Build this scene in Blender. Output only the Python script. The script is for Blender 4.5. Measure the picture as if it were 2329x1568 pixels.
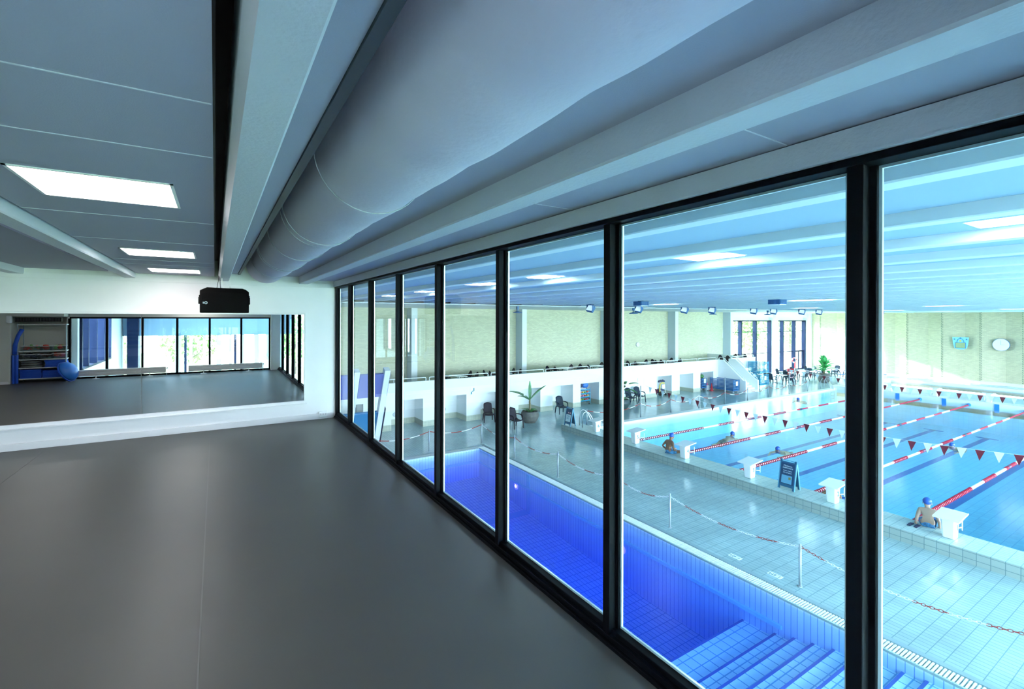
import bpy, bmesh, math, random
from math import sin, cos, pi, radians, sqrt
from mathutils import Vector, Matrix, Euler
random.seed(7)
for o in list(bpy.data.objects): bpy.data.objects.remove(o)
SC = bpy.context.scene; COL = SC.collection

# ---------------------------------------------------------------- camera
YAW, ROLL, FPX = .560, .0025, 1078.0
cam = bpy.data.cameras.new('camera'); co = bpy.data.objects.new('camera', cam); COL.objects.link(co)
cam.sensor_fit = 'HORIZONTAL'; cam.sensor_width = 36; cam.lens = 36 * FPX / 2329
cam.shift_y = -(784 - 723) / 2329; cam.clip_start = .05; cam.clip_end = 300
fw = Vector((sin(YAW), cos(YAW), 0)); rt = Vector((cos(YAW), -sin(YAW), 0)); up = Vector((0, 0, 1))
r2 = (rt + up * ROLL).normalized(); u2 = r2.cross(fw)
u2 = -fw.cross(r2) if u2.z < 0 else u2
co.matrix_world = Matrix(((r2.x, u2.x, -fw.x, 0), (r2.y, u2.y, -fw.y, 0), (r2.z, u2.z, -fw.z, 1.8), (0, 0, 0, 1)))
SC.camera = co

# ---------------------------------------------------------------- world, sun, daylight
W = bpy.data.worlds.new('sky'); SC.world = W; W.use_nodes = True
wn = W.node_tree.nodes; wl = W.node_tree.links; wn.clear()
wo = wn.new('ShaderNodeOutputWorld'); wb = wn.new('ShaderNodeBackground'); wl.new(wb.outputs[0], wo.inputs[0])
wb.inputs[0].default_value = (.84, .92, 1, 1); wb.inputs[1].default_value = 17.0
SUN = bpy.data.lights.new('sun', 'SUN'); SUN.energy = 5; SUN.angle = radians(1); SUN.color = (1, .97, .9)
so = bpy.data.objects.new('sun', SUN); COL.objects.link(so)
so.rotation_euler = Vector((.62, -.7, -.26)).to_track_quat('-Z', 'Y').to_euler()
def portal(loc, rot, sx, sy):
    l = bpy.data.lights.new('daylight_portal', 'AREA'); l.shape = 'RECTANGLE'; l.size = sx; l.size_y = sy; l.cycles.is_portal = True
    o = bpy.data.objects.new('daylight_portal', l); COL.objects.link(o); o.location = loc; o.rotation_euler = rot
portal((27, -8.9, -1.0), (-pi/2, 0, pi), 62, 5.6)      # glazed side of the hall
portal((46.2, 28.2, -1.2), (-pi/2, 0, 0), 6.6, 5.4)
portal((54.2, 28.2, -1.2), (-pi/2, 0, 0), 6.6, 5.4)
SC.view_settings.view_transform = 'Standard'; SC.view_settings.look = 'None'
SC.view_settings.gamma = 1; SC.view_settings.use_curve_mapping = False; SC.view_settings.exposure = 1.15
SC.cycles.max_bounces = 10; SC.cycles.transparent_max_bounces = 24; SC.cycles.glossy_bounces = 5; SC.cycles.diffuse_bounces = 4
SC.cycles.sample_clamp_indirect = 6; SC.cycles.caustics_reflective = False; SC.cycles.caustics_refractive = False

# ---------------------------------------------------------------- materials
MT = {}
def _new(name):
    m = bpy.data.materials.new(name); m.use_nodes = True; m.node_tree.nodes.clear(); MT[name] = m
    return m, m.node_tree.nodes, m.node_tree.links
def mat(name, col, rough=.6, metal=0, spec=.5, emit=None, es=0, noise=0, nscale=8, bump=0, bscale=60):
    m, n, l = _new(name)
    o = n.new('ShaderNodeOutputMaterial'); b = n.new('ShaderNodeBsdfPrincipled'); l.new(b.outputs[0], o.inputs[0])
    b.inputs['Base Color'].default_value = (*col, 1); b.inputs['Roughness'].default_value = rough
    b.inputs['Metallic'].default_value = metal; b.inputs['Specular IOR Level'].default_value = spec
    if emit: b.inputs['Emission Color'].default_value = (*emit, 1); b.inputs['Emission Strength'].default_value = es
    if noise or bump:
        t = n.new('ShaderNodeTexCoord')
        if noise:
            x = n.new('ShaderNodeTexNoise'); x.inputs['Scale'].default_value = nscale; x.inputs['Detail'].default_value = 4; l.new(t.outputs['Object'], x.inputs['Vector'])
            r = n.new('ShaderNodeMapRange'); r.inputs[1].default_value = .3; r.inputs[2].default_value = .7; r.inputs[3].default_value = 1 - noise; r.inputs[4].default_value = 1 + noise
            l.new(x.outputs[0], r.inputs[0])
            v = n.new('ShaderNodeVectorMath'); v.operation = 'SCALE'; v.inputs[0].default_value = col; l.new(r.outputs[0], v.inputs['Scale'])
            l.new(v.outputs[0], b.inputs['Base Color'])
        if bump:
            x = n.new('ShaderNodeTexNoise'); x.inputs['Scale'].default_value = bscale; x.inputs['Detail'].default_value = 5; l.new(t.outputs['Object'], x.inputs['Vector'])
            bp = n.new('ShaderNodeBump'); bp.inputs['Strength'].default_value = bump; bp.inputs['Distance'].default_value = .01
            l.new(x.outputs[0], bp.inputs['Height']); l.new(bp.outputs[0], b.inputs['Normal'])
    return m
def tile(name, col, grout, w, h, mortar=.006, plane='XY', rough=.3, var=.06, offset=0, spec=.5, dx=0, dy=0, patch=0):
    m, n, l = _new(name)
    o = n.new('ShaderNodeOutputMaterial'); b = n.new('ShaderNodeBsdfPrincipled'); l.new(b.outputs[0], o.inputs[0])
    b.inputs['Roughness'].default_value = rough; b.inputs['Specular IOR Level'].default_value = spec
    t = n.new('ShaderNodeTexCoord'); s = n.new('ShaderNodeSeparateXYZ'); c = n.new('ShaderNodeCombineXYZ')
    l.new(t.outputs['Object'], s.inputs[0])
    for i, a in enumerate(plane): l.new(s.outputs['XYZ'.index(a)], c.inputs[i])
    mp = n.new('ShaderNodeMapping'); mp.inputs['Location'].default_value = (dx, dy, 0); l.new(c.outputs[0], mp.inputs[0])
    k = n.new('ShaderNodeTexBrick'); l.new(mp.outputs[0], k.inputs['Vector'])
    k.inputs['Scale'].default_value = 1; k.inputs['Brick Width'].default_value = w; k.inputs['Row Height'].default_value = h
    k.inputs['Mortar Size'].default_value = mortar; k.inputs['Mortar Smooth'].default_value = .1; k.inputs['Bias'].default_value = 0
    k.offset = offset; k.squash = 1
    c1 = tuple(min(1, v * (1 + var)) for v in col); c2 = tuple(v * (1 - var) for v in col)
    k.inputs['Color1'].default_value = (*c1, 1); k.inputs['Color2'].default_value = (*c2, 1); k.inputs['Mortar'].default_value = (*grout, 1)
    out = k.outputs['Color']
    if patch:
        x = n.new('ShaderNodeTexNoise'); x.inputs['Scale'].default_value = .9; x.inputs['Detail'].default_value = 5; l.new(t.outputs['Object'], x.inputs['Vector'])
        r = n.new('ShaderNodeMapRange'); r.inputs[1].default_value = .3; r.inputs[2].default_value = .7; r.inputs[3].default_value = 1 - patch; r.inputs[4].default_value = 1 + patch * .6
        l.new(x.outputs[0], r.inputs[0]); v = n.new('ShaderNodeVectorMath'); v.operation = 'SCALE'; l.new(out, v.inputs[0]); l.new(r.outputs[0], v.inputs['Scale']); out = v.outputs[0]
    l.new(out, b.inputs['Base Color'])
    bp = n.new('ShaderNodeBump'); bp.invert = True; bp.inputs['Strength'].default_value = .4; bp.inputs['Distance'].default_value = .004
    l.new(k.outputs['Fac'], bp.inputs['Height']); l.new(bp.outputs[0], b.inputs['Normal'])
    return m
def glassy(name, tint, rough=0.0, ior=1.5, bump=0, bscale=3, absorb=None, dens=0, gmul=1.0):
    m, n, l = _new(name)
    o = n.new('ShaderNodeOutputMaterial'); tr = n.new('ShaderNodeBsdfTransparent'); gl = n.new('ShaderNodeBsdfGlossy'); mx = n.new('ShaderNodeMixShader')
    tr.inputs[0].default_value = (*tint, 1); gl.inputs[0].default_value = (1, 1, 1, 1); gl.inputs['Roughness'].default_value = rough
    f = n.new('ShaderNodeFresnel'); f.inputs[0].default_value = ior; g = n.new('ShaderNodeNewGeometry')
    inv = n.new('ShaderNodeMath'); inv.operation = 'SUBTRACT'; inv.inputs[0].default_value = gmul; l.new(g.outputs['Backfacing'], inv.inputs[1]); inv.use_clamp = True
    mu = n.new('ShaderNodeMath'); mu.operation = 'MULTIPLY'; l.new(f.outputs[0], mu.inputs[0]); l.new(inv.outputs[0], mu.inputs[1])
    l.new(mu.outputs[0], mx.inputs[0]); l.new(tr.outputs[0], mx.inputs[1]); l.new(gl.outputs[0], mx.inputs[2]); l.new(mx.outputs[0], o.inputs[0])
    if bump:
        t = n.new('ShaderNodeTexCoord'); x = n.new('ShaderNodeTexNoise'); x.inputs['Scale'].default_value = bscale; x.inputs['Detail'].default_value = 3
        mp = n.new('ShaderNodeMapping'); mp.inputs['Scale'].default_value = (1, .45, 1); l.new(t.outputs['Object'], mp.inputs[0]); l.new(mp.outputs[0], x.inputs['Vector'])
        bp = n.new('ShaderNodeBump'); bp.inputs['Strength'].default_value = bump; bp.inputs['Distance'].default_value = .05
        l.new(x.outputs[0], bp.inputs['Height']); l.new(bp.outputs[0], gl.inputs['Normal']); l.new(bp.outputs[0], f.inputs['Normal'])
    if absorb:
        va = n.new('ShaderNodeVolumeAbsorption'); va.inputs[0].default_value = (*absorb, 1); va.inputs[1].default_value = dens; l.new(va.outputs[0], o.inputs['Volume'])
    return m

mat('white_paint', (.83, .81, .82), .55, noise=.015, nscale=3, bump=.04, bscale=90)
mat('beam_paint', (.60, .63, .68), .6, bump=.25, bscale=70)
mat('ceiling_board', (.41, .41, .49), .8, bump=.1, bscale=200)
mat('hall_board', (.31, .46, .60), .8, bump=.05, bscale=100)
mat('hall_beam', (.70, .80, .86), .6)
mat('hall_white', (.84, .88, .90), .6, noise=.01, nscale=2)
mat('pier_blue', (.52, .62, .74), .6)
mat('gym_floor', (.082, .078, .072), .40, spec=.30, noise=.05, nscale=1.2, bump=.05, bscale=300)
mat('floor_seam', (.115, .112, .108), .5)
mat('black_frame', (.003, .004, .006), .5, spec=.06)
mat('frame_dark_blue', (.006, .014, .045), .6, spec=.1)
mat('spacer_metal', (.75, .85, .88), .3, metal=.3)
mat('mirror_silver', (.86, .89, .89), 0.0, metal=1)
mat('black_plastic', (.008, .008, .009), .5, spec=.15)
mat('speaker_black', (.004, .004, .004), .8, spec=.05, bump=.4, bscale=500)
mat('duct_fabric', (.64, .62, .74), .85, bump=.25, bscale=40)
mat('duct_seam', (.46, .5, .58), .9)
mat('rail_dark', (.05, .055, .06), .5)
mat('led_panel', (1, 1, 1), .5, emit=(1, .955, .95), es=9)
mat('led_hall', (1, 1, 1), .5, emit=(.8, .95, 1), es=16)
mat('socket_plastic', (.85, .86, .86), .4)
mat('dark_hole', (.03, .03, .03), .8)
mat('radiator_enamel', (.70, .70, .68), .4)
mat('mat_blue', (.015, .09, .55), .55)
mat('bosu_blue', (.03, .18, .62), .35)
mat('steel', (.62, .66, .70), .3, metal=.9)
mat('steel_matt', (.40, .47, .52), .45, metal=.4)
mat('grey_disc', (.16, .17, .16), .5)
mat('shelf_white', (.75, .76, .74), .5)
mat('cream_wall', (.66, .66, .60), .8)
mat('red_stuff', (.7, .06, .03), .6); mat('pink_stuff', (.75, .12, .28), .6); mat('green_stuff', (.15, .42, .08), .6); mat('brown_stuff', (.16, .09, .06), .6); mat('navy_stuff', (.03, .04, .10), .6); mat('yellow_stuff', (.75, .55, .08), .6); mat('olive_stuff', (.22, .2, .06), .6)
glassy('clear_box', (.82, .86, .86), rough=.1)
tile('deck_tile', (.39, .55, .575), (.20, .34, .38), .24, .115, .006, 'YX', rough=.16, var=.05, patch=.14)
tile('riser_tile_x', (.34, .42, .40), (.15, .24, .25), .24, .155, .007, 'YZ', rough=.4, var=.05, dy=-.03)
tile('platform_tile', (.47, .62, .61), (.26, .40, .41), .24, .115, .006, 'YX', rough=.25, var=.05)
tile('skirt_tile', (.50, .54, .44), (.30, .34, .30), .15, .15, .004, 'XZ', rough=.5, var=.05)
tile('pool_tile_floor', (.78, .93, .98), (.50, .74, .86), .25, .25, .010, 'XY', rough=.4, var=.04)
tile('pool_tile_wx', (.66, .88, .95), (.52, .76, .86), .25, .25, .008, 'YZ', rough=.4, var=.04)
tile('pool_tile_wy', (.66, .88, .95), (.54, .78, .88), .25, .25, .007, 'XZ', rough=.4, var=.04)
tile('spa_floor', (.60, .82, 1.0), (.16, .34, .70), .125, .25, .009, 'XY', rough=.4, var=.05)
tile('spa_wx', (.56, .78, 1.0), (.22, .40, .78), .125, 3.0, .008, 'YZ', rough=.4, var=.05)
tile('spa_wy', (.56, .78, 1.0), (.22, .40, .78), .125, 3.0, .008, 'XZ', rough=.4, var=.05)
tile('spa_step', (.66, .95, 1.0), (.16, .45, .70), .24, .24, .012, 'XY', rough=.4, var=.04)
tile('brick_left', (.70, .68, .50), (.56, .60, .46), .24, .075, .008, 'XZ', rough=.9, var=.09, offset=.5, patch=.03)
tile('brick_end', (.66, .58, .40), (.54, .50, .38), .24, .075, .008, 'YZ', rough=.9, var=.10, offset=.5, patch=.05)
mat('brick_hole', (.16, .22, .17), .9)
mat('white_tile', (.82, .88, .90), .35)
mat('nosing_blue', (.05, .12, .45), .5)
mat('lane_stripe', (.03, .14, .48), .5)
mat('lane_board', (.02, .25, .75), .4)
mat('spa_light', (.6, .4, 1), .4, emit=(.60, .34, 1), es=9)
mat('spa_halo', (.2, .15, .8), .4, emit=(.22, .12, 1), es=1.6)
mat('grate_white', (.84, .9, .92), .4)
mat('grate_gap', (.25, .36, .40), .7)
mat('grey_strip', (.26, .38, .42), .6)
mat('plastic_white', (.86, .9, .92), .35)
mat('digit_green', (.03, .22, .28), .5)
mat('rope_red', (.42, .010, .045), .4); mat('rope_white', (.86, .88, .9), .4); mat('rope_dark', (.02, .06, .12), .4)
mat('flag_red', (.17, .012, .03), .7); mat('flag_white', (.72, .86, .92), .7)
mat('chain_red', (.34, .03, .02), .5); mat('chain_white', (.85, .9, .92), .5)
mat('chair_dark', (.010, .026, .048), .5, spec=.2)
mat('chair_brown', (.016, .013, .024), .5, spec=.2)
mat('table_white', (.80, .86, .88), .4)
mat('pot_clay', (.13, .13, .12), .7, noise=.25, nscale=6)
mat('pot_dark', (.03, .055, .06), .5)
mat('leaf_green', (.05, .22, .06), .5, noise=.3, nscale=5); mat('leaf_banana', (.10, .32, .13), .5, noise=.3, nscale=4); mat('leaf_bright', (.03, .36, .08), .5, noise=.3, nscale=5)
mat('stem_brown', (.20, .17, .10), .7)
mat('soil', (.04, .03, .02), .9)
mat('sign_blue', (.012, .10, .20), .4); mat('sign_panel', (.004, .045, .12), .4); mat('sign_text', (.62, .78, .86), .5); mat('sheet_paper', (.60, .76, .82), .6)
mat('sheet_blue', (.12, .34, .50), .6)
mat('crate_blue', (.01, .13, .36), .4); mat('crate_light', (.03, .30, .50), .4)
mat('paper_white', (.85, .88, .9), .6)
mat('climb_blue', (.02, .20, .42), .4); mat('climb_violet', (.12, .14, .42), .5); mat('hold_dark', (.02, .06, .10), .6)
mat('lamp_blue', (.02, .12, .32), .5); mat('lamp_face', (.85, .93, .98), .4, emit=(.8, .92, 1), es=.3)
mat('skin', (.27, .14, .08), .5); mat('skin_pale', (.50, .34, .26), .5); mat('cap_blue', (.02, .09, .42), .4)
mat('swim_blue', (.05, .22, .45), .6, noise=.6, nscale=14); mat('swim_dark', (.02, .03, .06), .6)
mat('towel_red', (.55, .03, .05), .9); mat('towel_pink', (.72, .42, .46), .9); mat('towel_white', (.78, .84, .88), .9)
mat('crest_blue', (.28, .66, .88), .5); mat('crest_tan', (.36, .42, .22), .6); mat('crest_line', (.02, .18, .45), .5)
mat('clock_white', (.88, .9, .9), .4)
mat('grass', (.26, .33, .17), .9, noise=.3, nscale=.6); mat('tree_leaf', (.14, .30, .07), .8, noise=.5, nscale=2); mat('bark', (.09, .07, .05), .9)
mat('barrier_blue', (.03, .12, .5), .4)
mat('red_paint', (.7, .04, .05), .5)
glassy('window_glass', (.905, .97, .99), ior=1.5)
glassy('outer_glass', (.93, .97, .98), ior=1.5)
glassy('pool_water_mat', (.92, .99, 1), ior=1.33, rough=.16, bump=.10, bscale=1.1, absorb=(.34, .82, 1), dens=.20)
glassy('spa_water_mat', (.92, .97, 1), ior=1.33, rough=.28, bump=.02, bscale=.8, absorb=(.27, .54, 1), dens=.58)

# ---------------------------------------------------------------- mesh builder
class MB:
    def __init__(s): s.v = []; s.f = []; s.m = []
    def add(s, vs, fs, m=0):
        b = len(s.v); s.v += [tuple(v) for v in vs]; s.f += [tuple(b + i for i in f) for f in fs]; s.m += [m] * len(fs); return s
    def box(s, x0, x1, y0, y1, z0, z1, m=0, M=None):
        x0, x1 = min(x0, x1), max(x0, x1); y0, y1 = min(y0, y1), max(y0, y1); z0, z1 = min(z0, z1), max(z0, z1)
        vs = [Vector((x, y, z)) for z in (z0, z1) for y in (y0, y1) for x in (x0, x1)]
        if M is not None: vs = [M @ v for v in vs]
        return s.add(vs, [(0, 2, 3, 1), (4, 5, 7, 6), (0, 1, 5, 4), (2, 6, 7, 3), (0, 4, 6, 2), (1, 3, 7, 5)], m)
    def tube(s, pts, r, n=8, m=0, cap=True, closed=False):
        pts = [Vector(p) for p in pts]; k = len(pts); rs = r if isinstance(r, (list, tuple)) else [r] * k
        rings = []; prev = None
        for i, p in enumerate(pts):
            if closed: t = (pts[(i + 1) % k] - pts[i - 1])
            else: t = pts[min(i + 1, k - 1)] - pts[max(i - 1, 0)]
            t = t.normalized() if t.length > 1e-9 else Vector((0, 0, 1))
            if prev is None:
                a = Vector((0, 0, 1)) if abs(t.z) < .9 else Vector((1, 0, 0)); u = t.cross(a).normalized()
            else:
                u = prev - t * prev.dot(t); u = u.normalized() if u.length > 1e-6 else t.orthogonal().normalized()
            w = t.cross(u); prev = u
            rings.append([p + (u * cos(2 * pi * j / n) + w * sin(2 * pi * j / n)) * rs[i] for j in range(n)])
        vs = [v for rg in rings for v in rg]; fs = []
        for i in range(k if closed else k - 1):
            a, b = i * n, ((i + 1) % k) * n
            for j in range(n): fs.append((a + j, a + (j + 1) % n, b + (j + 1) % n, b + j))
        if cap and not closed: fs.append(tuple(range(n))[::-1]); fs.append(tuple((k - 1) * n + j for j in range(n)))
        return s.add(vs, fs, m)
    def lathe(s, prof, c=(0, 0, 0), n=20, m=0, M=None):
        vs = []; fs = []; k = len(prof)
        for r, z in prof:
            for j in range(n):
                v = Vector((r * cos(2 * pi * j / n), r * sin(2 * pi * j / n), z))
                if M is not None: v = M @ v
                vs.append(v + Vector(c))
        for i in range(k - 1):
            for j in range(n): fs.append((i * n + j, i * n + (j + 1) % n, (i + 1) * n + (j + 1) % n, (i + 1) * n + j))
        fs.append(tuple(range(n))[::-1]); fs.append(tuple((k - 1) * n + j for j in range(n)))
        return s.add(vs, fs, m)
    def prism(s, poly, d, m=0, M=None):
        """poly = list of 3-D points (planar), extruded by vector d"""
        k = len(poly); d = Vector(d); vs = [Vector(p) for p in poly] + [Vector(p) + d for p in poly]
        if M is not None: vs = [M @ v for v in vs]
        fs = [tuple(range(k))[::-1], tuple(range(k, 2 * k))] + [(i, (i + 1) % k, k + (i + 1) % k, k + i) for i in range(k)]
        return s.add(vs, fs, m)
    def ball(s, c, r, sc=(1, 1, 1), n=12, k=8, m=0):
        prof = [(max(1e-4, r * sin(pi * i / k)), -r * cos(pi * i / k)) for i in range(k + 1)]
        vs = []; fs = []
        for rr, z in prof:
            for j in range(n): vs.append(Vector(c) + Vector((rr * cos(2 * pi * j / n) * sc[0], rr * sin(2 * pi * j / n) * sc[1], z * sc[2])))
        for i in range(k):
            for j in range(n): fs.append((i * n + j, i * n + (j + 1) % n, (i + 1) * n + (j + 1) % n, (i + 1) * n + j))
        return s.add(vs, fs, m)
    def grid(s, P, nu, nv, m=0, th=0):
        vs = [Vector(P(i / nu, j / nv)) for i in range(nu + 1) for j in range(nv + 1)]; w = nv + 1
        fs = [(i * w + j, i * w + j + 1, (i + 1) * w + j + 1, (i + 1) * w + j) for i in range(nu) for j in range(nv)]
        return s.add(vs, fs, m)
    def build(s, name, mats, parent=None, smooth=False, bevel=0, solid=0, norm=True):
        me = bpy.data.meshes.new(name); me.from_pydata(s.v, [], s.f)
        if isinstance(mats, str): mats = [mats]
        for x in mats: me.materials.append(MT[x])
        if len(mats) > 1: me.polygons.foreach_set('material_index', s.m)
        if norm:
            bm = bmesh.new(); bm.from_mesh(me); bmesh.ops.recalc_face_normals(bm, faces=bm.faces); bm.to_mesh(me); bm.free()
        if smooth: me.polygons.foreach_set('use_smooth', [True] * len(me.polygons))
        me.update(); o = bpy.data.objects.new(name, me); COL.objects.link(o)
        if parent: o.parent = parent
        if solid:
            q = o.modifiers.new('solid', 'SOLIDIFY'); q.thickness = solid
        if bevel:
            q = o.modifiers.new('bevel', 'BEVEL'); q.width = bevel; q.segments = 2; q.limit_method = 'ANGLE'
        return o
def tag(o, label, cat, group=None, kind=None):
    o['label'] = label; o['category'] = cat
    if group: o['group'] = group
    if kind: o['kind'] = kind
    return o
def thing(name, label, cat, loc=(0, 0, 0), rz=0, group=None, kind=None):
    o = bpy.data.objects.new(name, None); COL.objects.link(o); o.location = loc; o.rotation_euler = (0, 0, rz)
    return tag(o, label, cat, group, kind)
def struct(name, mb, m, label, cat, **k):
    return tag(mb.build(name, m, **k), label, cat, kind='structure')
def dup(root, loc, rz, label, group=None):
    r = root.copy(); COL.objects.link(r); r.location = loc; r.rotation_euler = (0, 0, rz); r['label'] = label
    if group: r['group'] = group
    def rec(a, b):
        for ch in list(a.children):
            c = ch.copy(); COL.objects.link(c); c.parent = b; rec(ch, c)
    rec(root, r)
    return r
ORD = ['first', 'second', 'third', 'fourth', 'fifth', 'sixth', 'seventh', 'eighth', 'ninth', 'tenth', 'eleventh', 'twelfth', 'thirteenth', 'fourteenth', 'fifteenth', 'sixteenth', 'seventeenth', 'eighteenth', 'nineteenth', 'twentieth']
def rod(p0, p1, r, n=8): return MB().tube([p0, p1], r, n)
def text(name, s, size, m, parent, loc, rot, ext=.004, align='CENTER'):
    cu = bpy.data.curves.new(name, 'FONT'); cu.body = s; cu.size = size; cu.extrude = ext; cu.align_x = align; cu.align_y = 'CENTER'; cu.materials.append(MT[m])
    q = bpy.data.objects.new(name, cu); COL.objects.link(q); bpy.context.view_layer.update()
    me = bpy.data.meshes.new_from_object(q.evaluated_get(bpy.context.evaluated_depsgraph_get())); bpy.data.objects.remove(q); bpy.data.curves.remove(cu); me.name = name
    o = bpy.data.objects.new(name, me); COL.objects.link(o); o.location = loc; o.rotation_euler = rot
    if parent: o.parent = parent
    return o

D = -3.96            # deck level of the hall
WL = -3.75           # water level of the big pool
CB, CP = 2.376, 2.46  # underside of beams / of ceiling boards
YM = 8.93            # mirror wall
XW = 1.84            # gym side of the long window
P0, PITCH = .045, 1.188
# ================================================================ ROOM: fitness room
struct('floor', MB().box(-6.6, 1.90, -.42, YM + .1, -.25, 0).box(-4.7, -3.5, -.7, -.42, -.25, 0), 'gym_floor', 'smooth dark grey sports floor of the room', 'floor')
for i, (p, q) in enumerate((((-.075, -.3), (-.055, YM)), ((-1.95, 7.1), (-1.93, YM)), ((-4.0, -.3), (-3.98, YM)))):
    a, b = Vector((*p, .001)), Vector((*q, .001)); w = Vector((.004, 0, 0))
    struct('trim_%d' % (i + 1), MB().prism([a - w, a + w, b + w, b - w], (0, 0, .0015)), 'floor_seam', 'thin welded seam in the dark floor', 'floor seam')
struct('wall_north', MB().box(-6.6, XW + .06, YM, YM + .22, -4.0, 3.12), 'white_paint', 'white wall that carries the long mirror', 'wall')
struct('trim_4', MB().box(-6.5, XW, YM - .012, YM, 2.325, 2.40), 'white_paint', 'flat white strip along the top of the mirror wall', 'wall trim', bevel=.003)
struct('wall_west', MB().box(-6.7, -6.5, -.5, YM, 0, 2.75), 'white_paint', 'white wall closing the room on the left', 'wall')
bb = struct('baseboard_north', MB().box(-6.5, 1.56, YM - .03, YM, 0, .095).box(1.70, XW - .04, YM - .03, YM, 0, .095), 'white_paint', 'white cable trunking along the foot of the mirror wall', 'baseboard', bevel=.004)
# back of the room: glazing, pier, alcove
struct('wall_south', MB().box(-6.5, -4.66, .02, .12, 0, 2.75).box(-4.66, -4.60, -.62, .12, 0, 2.75).box(-4.66, -3.54, -.66, -.60, 0, 2.75).box(-3.58, -3.52, -.62, -.38, 0, 2.75)
       .box(-3.58, XW + .06, -.46, -.38, 1.79, 2.75).box(-4.60, -3.54, -.60, .12, 1.80, 2.75).box(1.62, XW + .06, -.46, -.20, 0, 2.75), 'cream_wall', 'pale end wall with a shelf alcove and low window, seen in the mirror', 'wall')
struct('baseboard_south', MB().box(-6.5, -4.63, .12, .135, 0, .07), 'white_paint', 'white skirting left of the alcove, seen in the mirror', 'baseboard')
w2 = thing('window_2', 'low black-framed window behind the camera, seen in the mirror', 'window', (0, 0, 0), kind='structure')
MB().box(-3.52, 1.62, -.44, -.38, 0, .05).box(-3.52, 1.62, -.44, -.38, 1.745, 1.79).build('window_frame', 'black_frame', w2)
xs = [-3.52, -2.70, -1.87, -1.00, -.14, .75, 1.60]
for x in xs: MB().box(x - .03, x + .03, -.45, -.37, .05, 1.745).build('mullion', 'black_frame', w2)
for a, b in zip(xs, xs[1:]): MB().box(a + .03, b - .03, -.418, -.402, .05, 1.745).build('pane', 'window_glass', w2)

# long window to the pool hall
w1 = thing('window_1', 'floor-to-ceiling black-framed window wall facing the swimming pool', 'window', (0, 0, 0), kind='structure')
MB().box(1.82, 1.90, -.38, YM, 0, .026).box(1.836, 1.90, -.38, YM, .026, .055).box(1.858, 1.91, -.38, YM, .055, .082).build('bottom_rail', 'black_frame', w1, bevel=.004)
MB().box(1.822, 1.91, -.38, YM, 2.318, 2.345).build('top_rail', 'black_frame', w1, bevel=.004)
mul = [-.38 + .02] + [.746 + 1.202 * k for k in range(7)] + [YM - .03]
for y in mul:
    m_ = MB().box(XW, XW + .05, y - .025, y + .025, .03, 2.345).box(XW + .012, XW + .07, y - .012, y + .012, .06, 2.345)
    m_.box(XW + .05, XW + .075, y - .045, y + .045, .06, 2.345); m_.build('mullion', 'black_frame', w1, bevel=.003)
for a, b in zip(mul, mul[1:]):
    y0, y1 = a + .045, b - .045
    pn = MB().box(XW + .052, XW + .064, y0, y1, .08, 2.32).build('pane', 'window_glass', w1)
    sp = MB()
    for x0, x1 in ((XW + .0655, XW + .0775),):
        sp.box(x0, x1, y0, y0 + .010, .082, 2.318).box(x0, x1, y1 - .010, y1, .082, 2.318).box(x0, x1, y0 + .01, y1 - .01, .082, .094).box(x0, x1, y0 + .01, y1 - .01, 2.308, 2.318)
    sp.build('spacer_bar', 'spacer_metal', pn)
struct('trim_5', MB().box(1.80, 1.93, -.4, YM, 2.345, 2.352).box(1.806, 1.93, -.4, YM, 2.352, 2.44), 'beam_paint', 'pale header strip above the long window', 'window header')
# ceiling
struct('ceiling', MB().box(-6.6, P0 - PITCH - .17, -.45, YM, CP, CP + .05).box(P0 - PITCH + .17, P0 - .052, -.45, YM, 2.445, 2.50).box(P0 + PITCH + .145, 1.93, -.45, YM, 2.445, 2.50)
       .box(-.1, P0 + PITCH + .3, -.45, YM, 3.02, 3.08).box(P0 + .145, .315, -.45, YM, 2.50, 2.53).box(.972, P0 + PITCH, -.45, YM, 2.50, 2.53).box(-6.6, 2.0, -.45, YM, 3.08, 3.2), 'ceiling_board', 'grey-blue acoustic boards between the beams', 'ceiling')
sm = MB()
for y in (1.70, 2.27, 3.90, 5.08, 6.75, 7.3): sm.box(-.97, P0 - .055, y - .003, y + .003, 2.4425, 2.4455)
for y in (.95, 2.2): sm.box(P0 + PITCH + .15, 1.80, y - .002, y + .002, 2.4425, 2.4455)
struct('trim_6', sm, 'beam_paint', 'fine joints between the ceiling boards', 'ceiling joint')
struct('trim_7', MB().box(P0 - .0525, P0 - .045, -.4, YM, 2.447, 2.70).box(P0 - .0525, P0 + .01, -.4, YM, 2.70, 2.71).box(P0 - PITCH + .146, P0 - PITCH + .172, -.4, YM, 2.462, 2.47), 'black_plastic', 'black strips painted as shade in the slots along the ceiling boards', 'painted shade')  # black strips stand in for the dark depth of the slots
bmx = lambda k: P0 + k * PITCH
def beam(k, y0, y1, m, where):
    x = bmx(k); hi = 3.03 if (k in (0, 1) and y0 < 1) else 2.52
    cl = (.022, .05) if (k in (0, -1) and y0 > -1) else (.008, .008)
    struct('roof_beam', MB().prism([(x + cl[0], y0, CB), (x + .137, y0, CB), (x + .145, y0, CB + .008), (x + .145, y0, hi), (x, y0, hi), (x, y0, CB + cl[1])], (0, y1 - y0, 0)), m, where, 'ceiling beam')
for k, t in ((-3, 'white roof beam far left in the room'), (-2, 'white roof beam second from the left edge of the room'), (-1, 'white roof beam left of the ceiling lights'), (0, 'white roof beam beside the black slot above the loudspeaker'), (1, 'white roof beam between the fabric duct and the window')):
    beam(k, -.45, YM, 'beam_paint', t)
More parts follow.
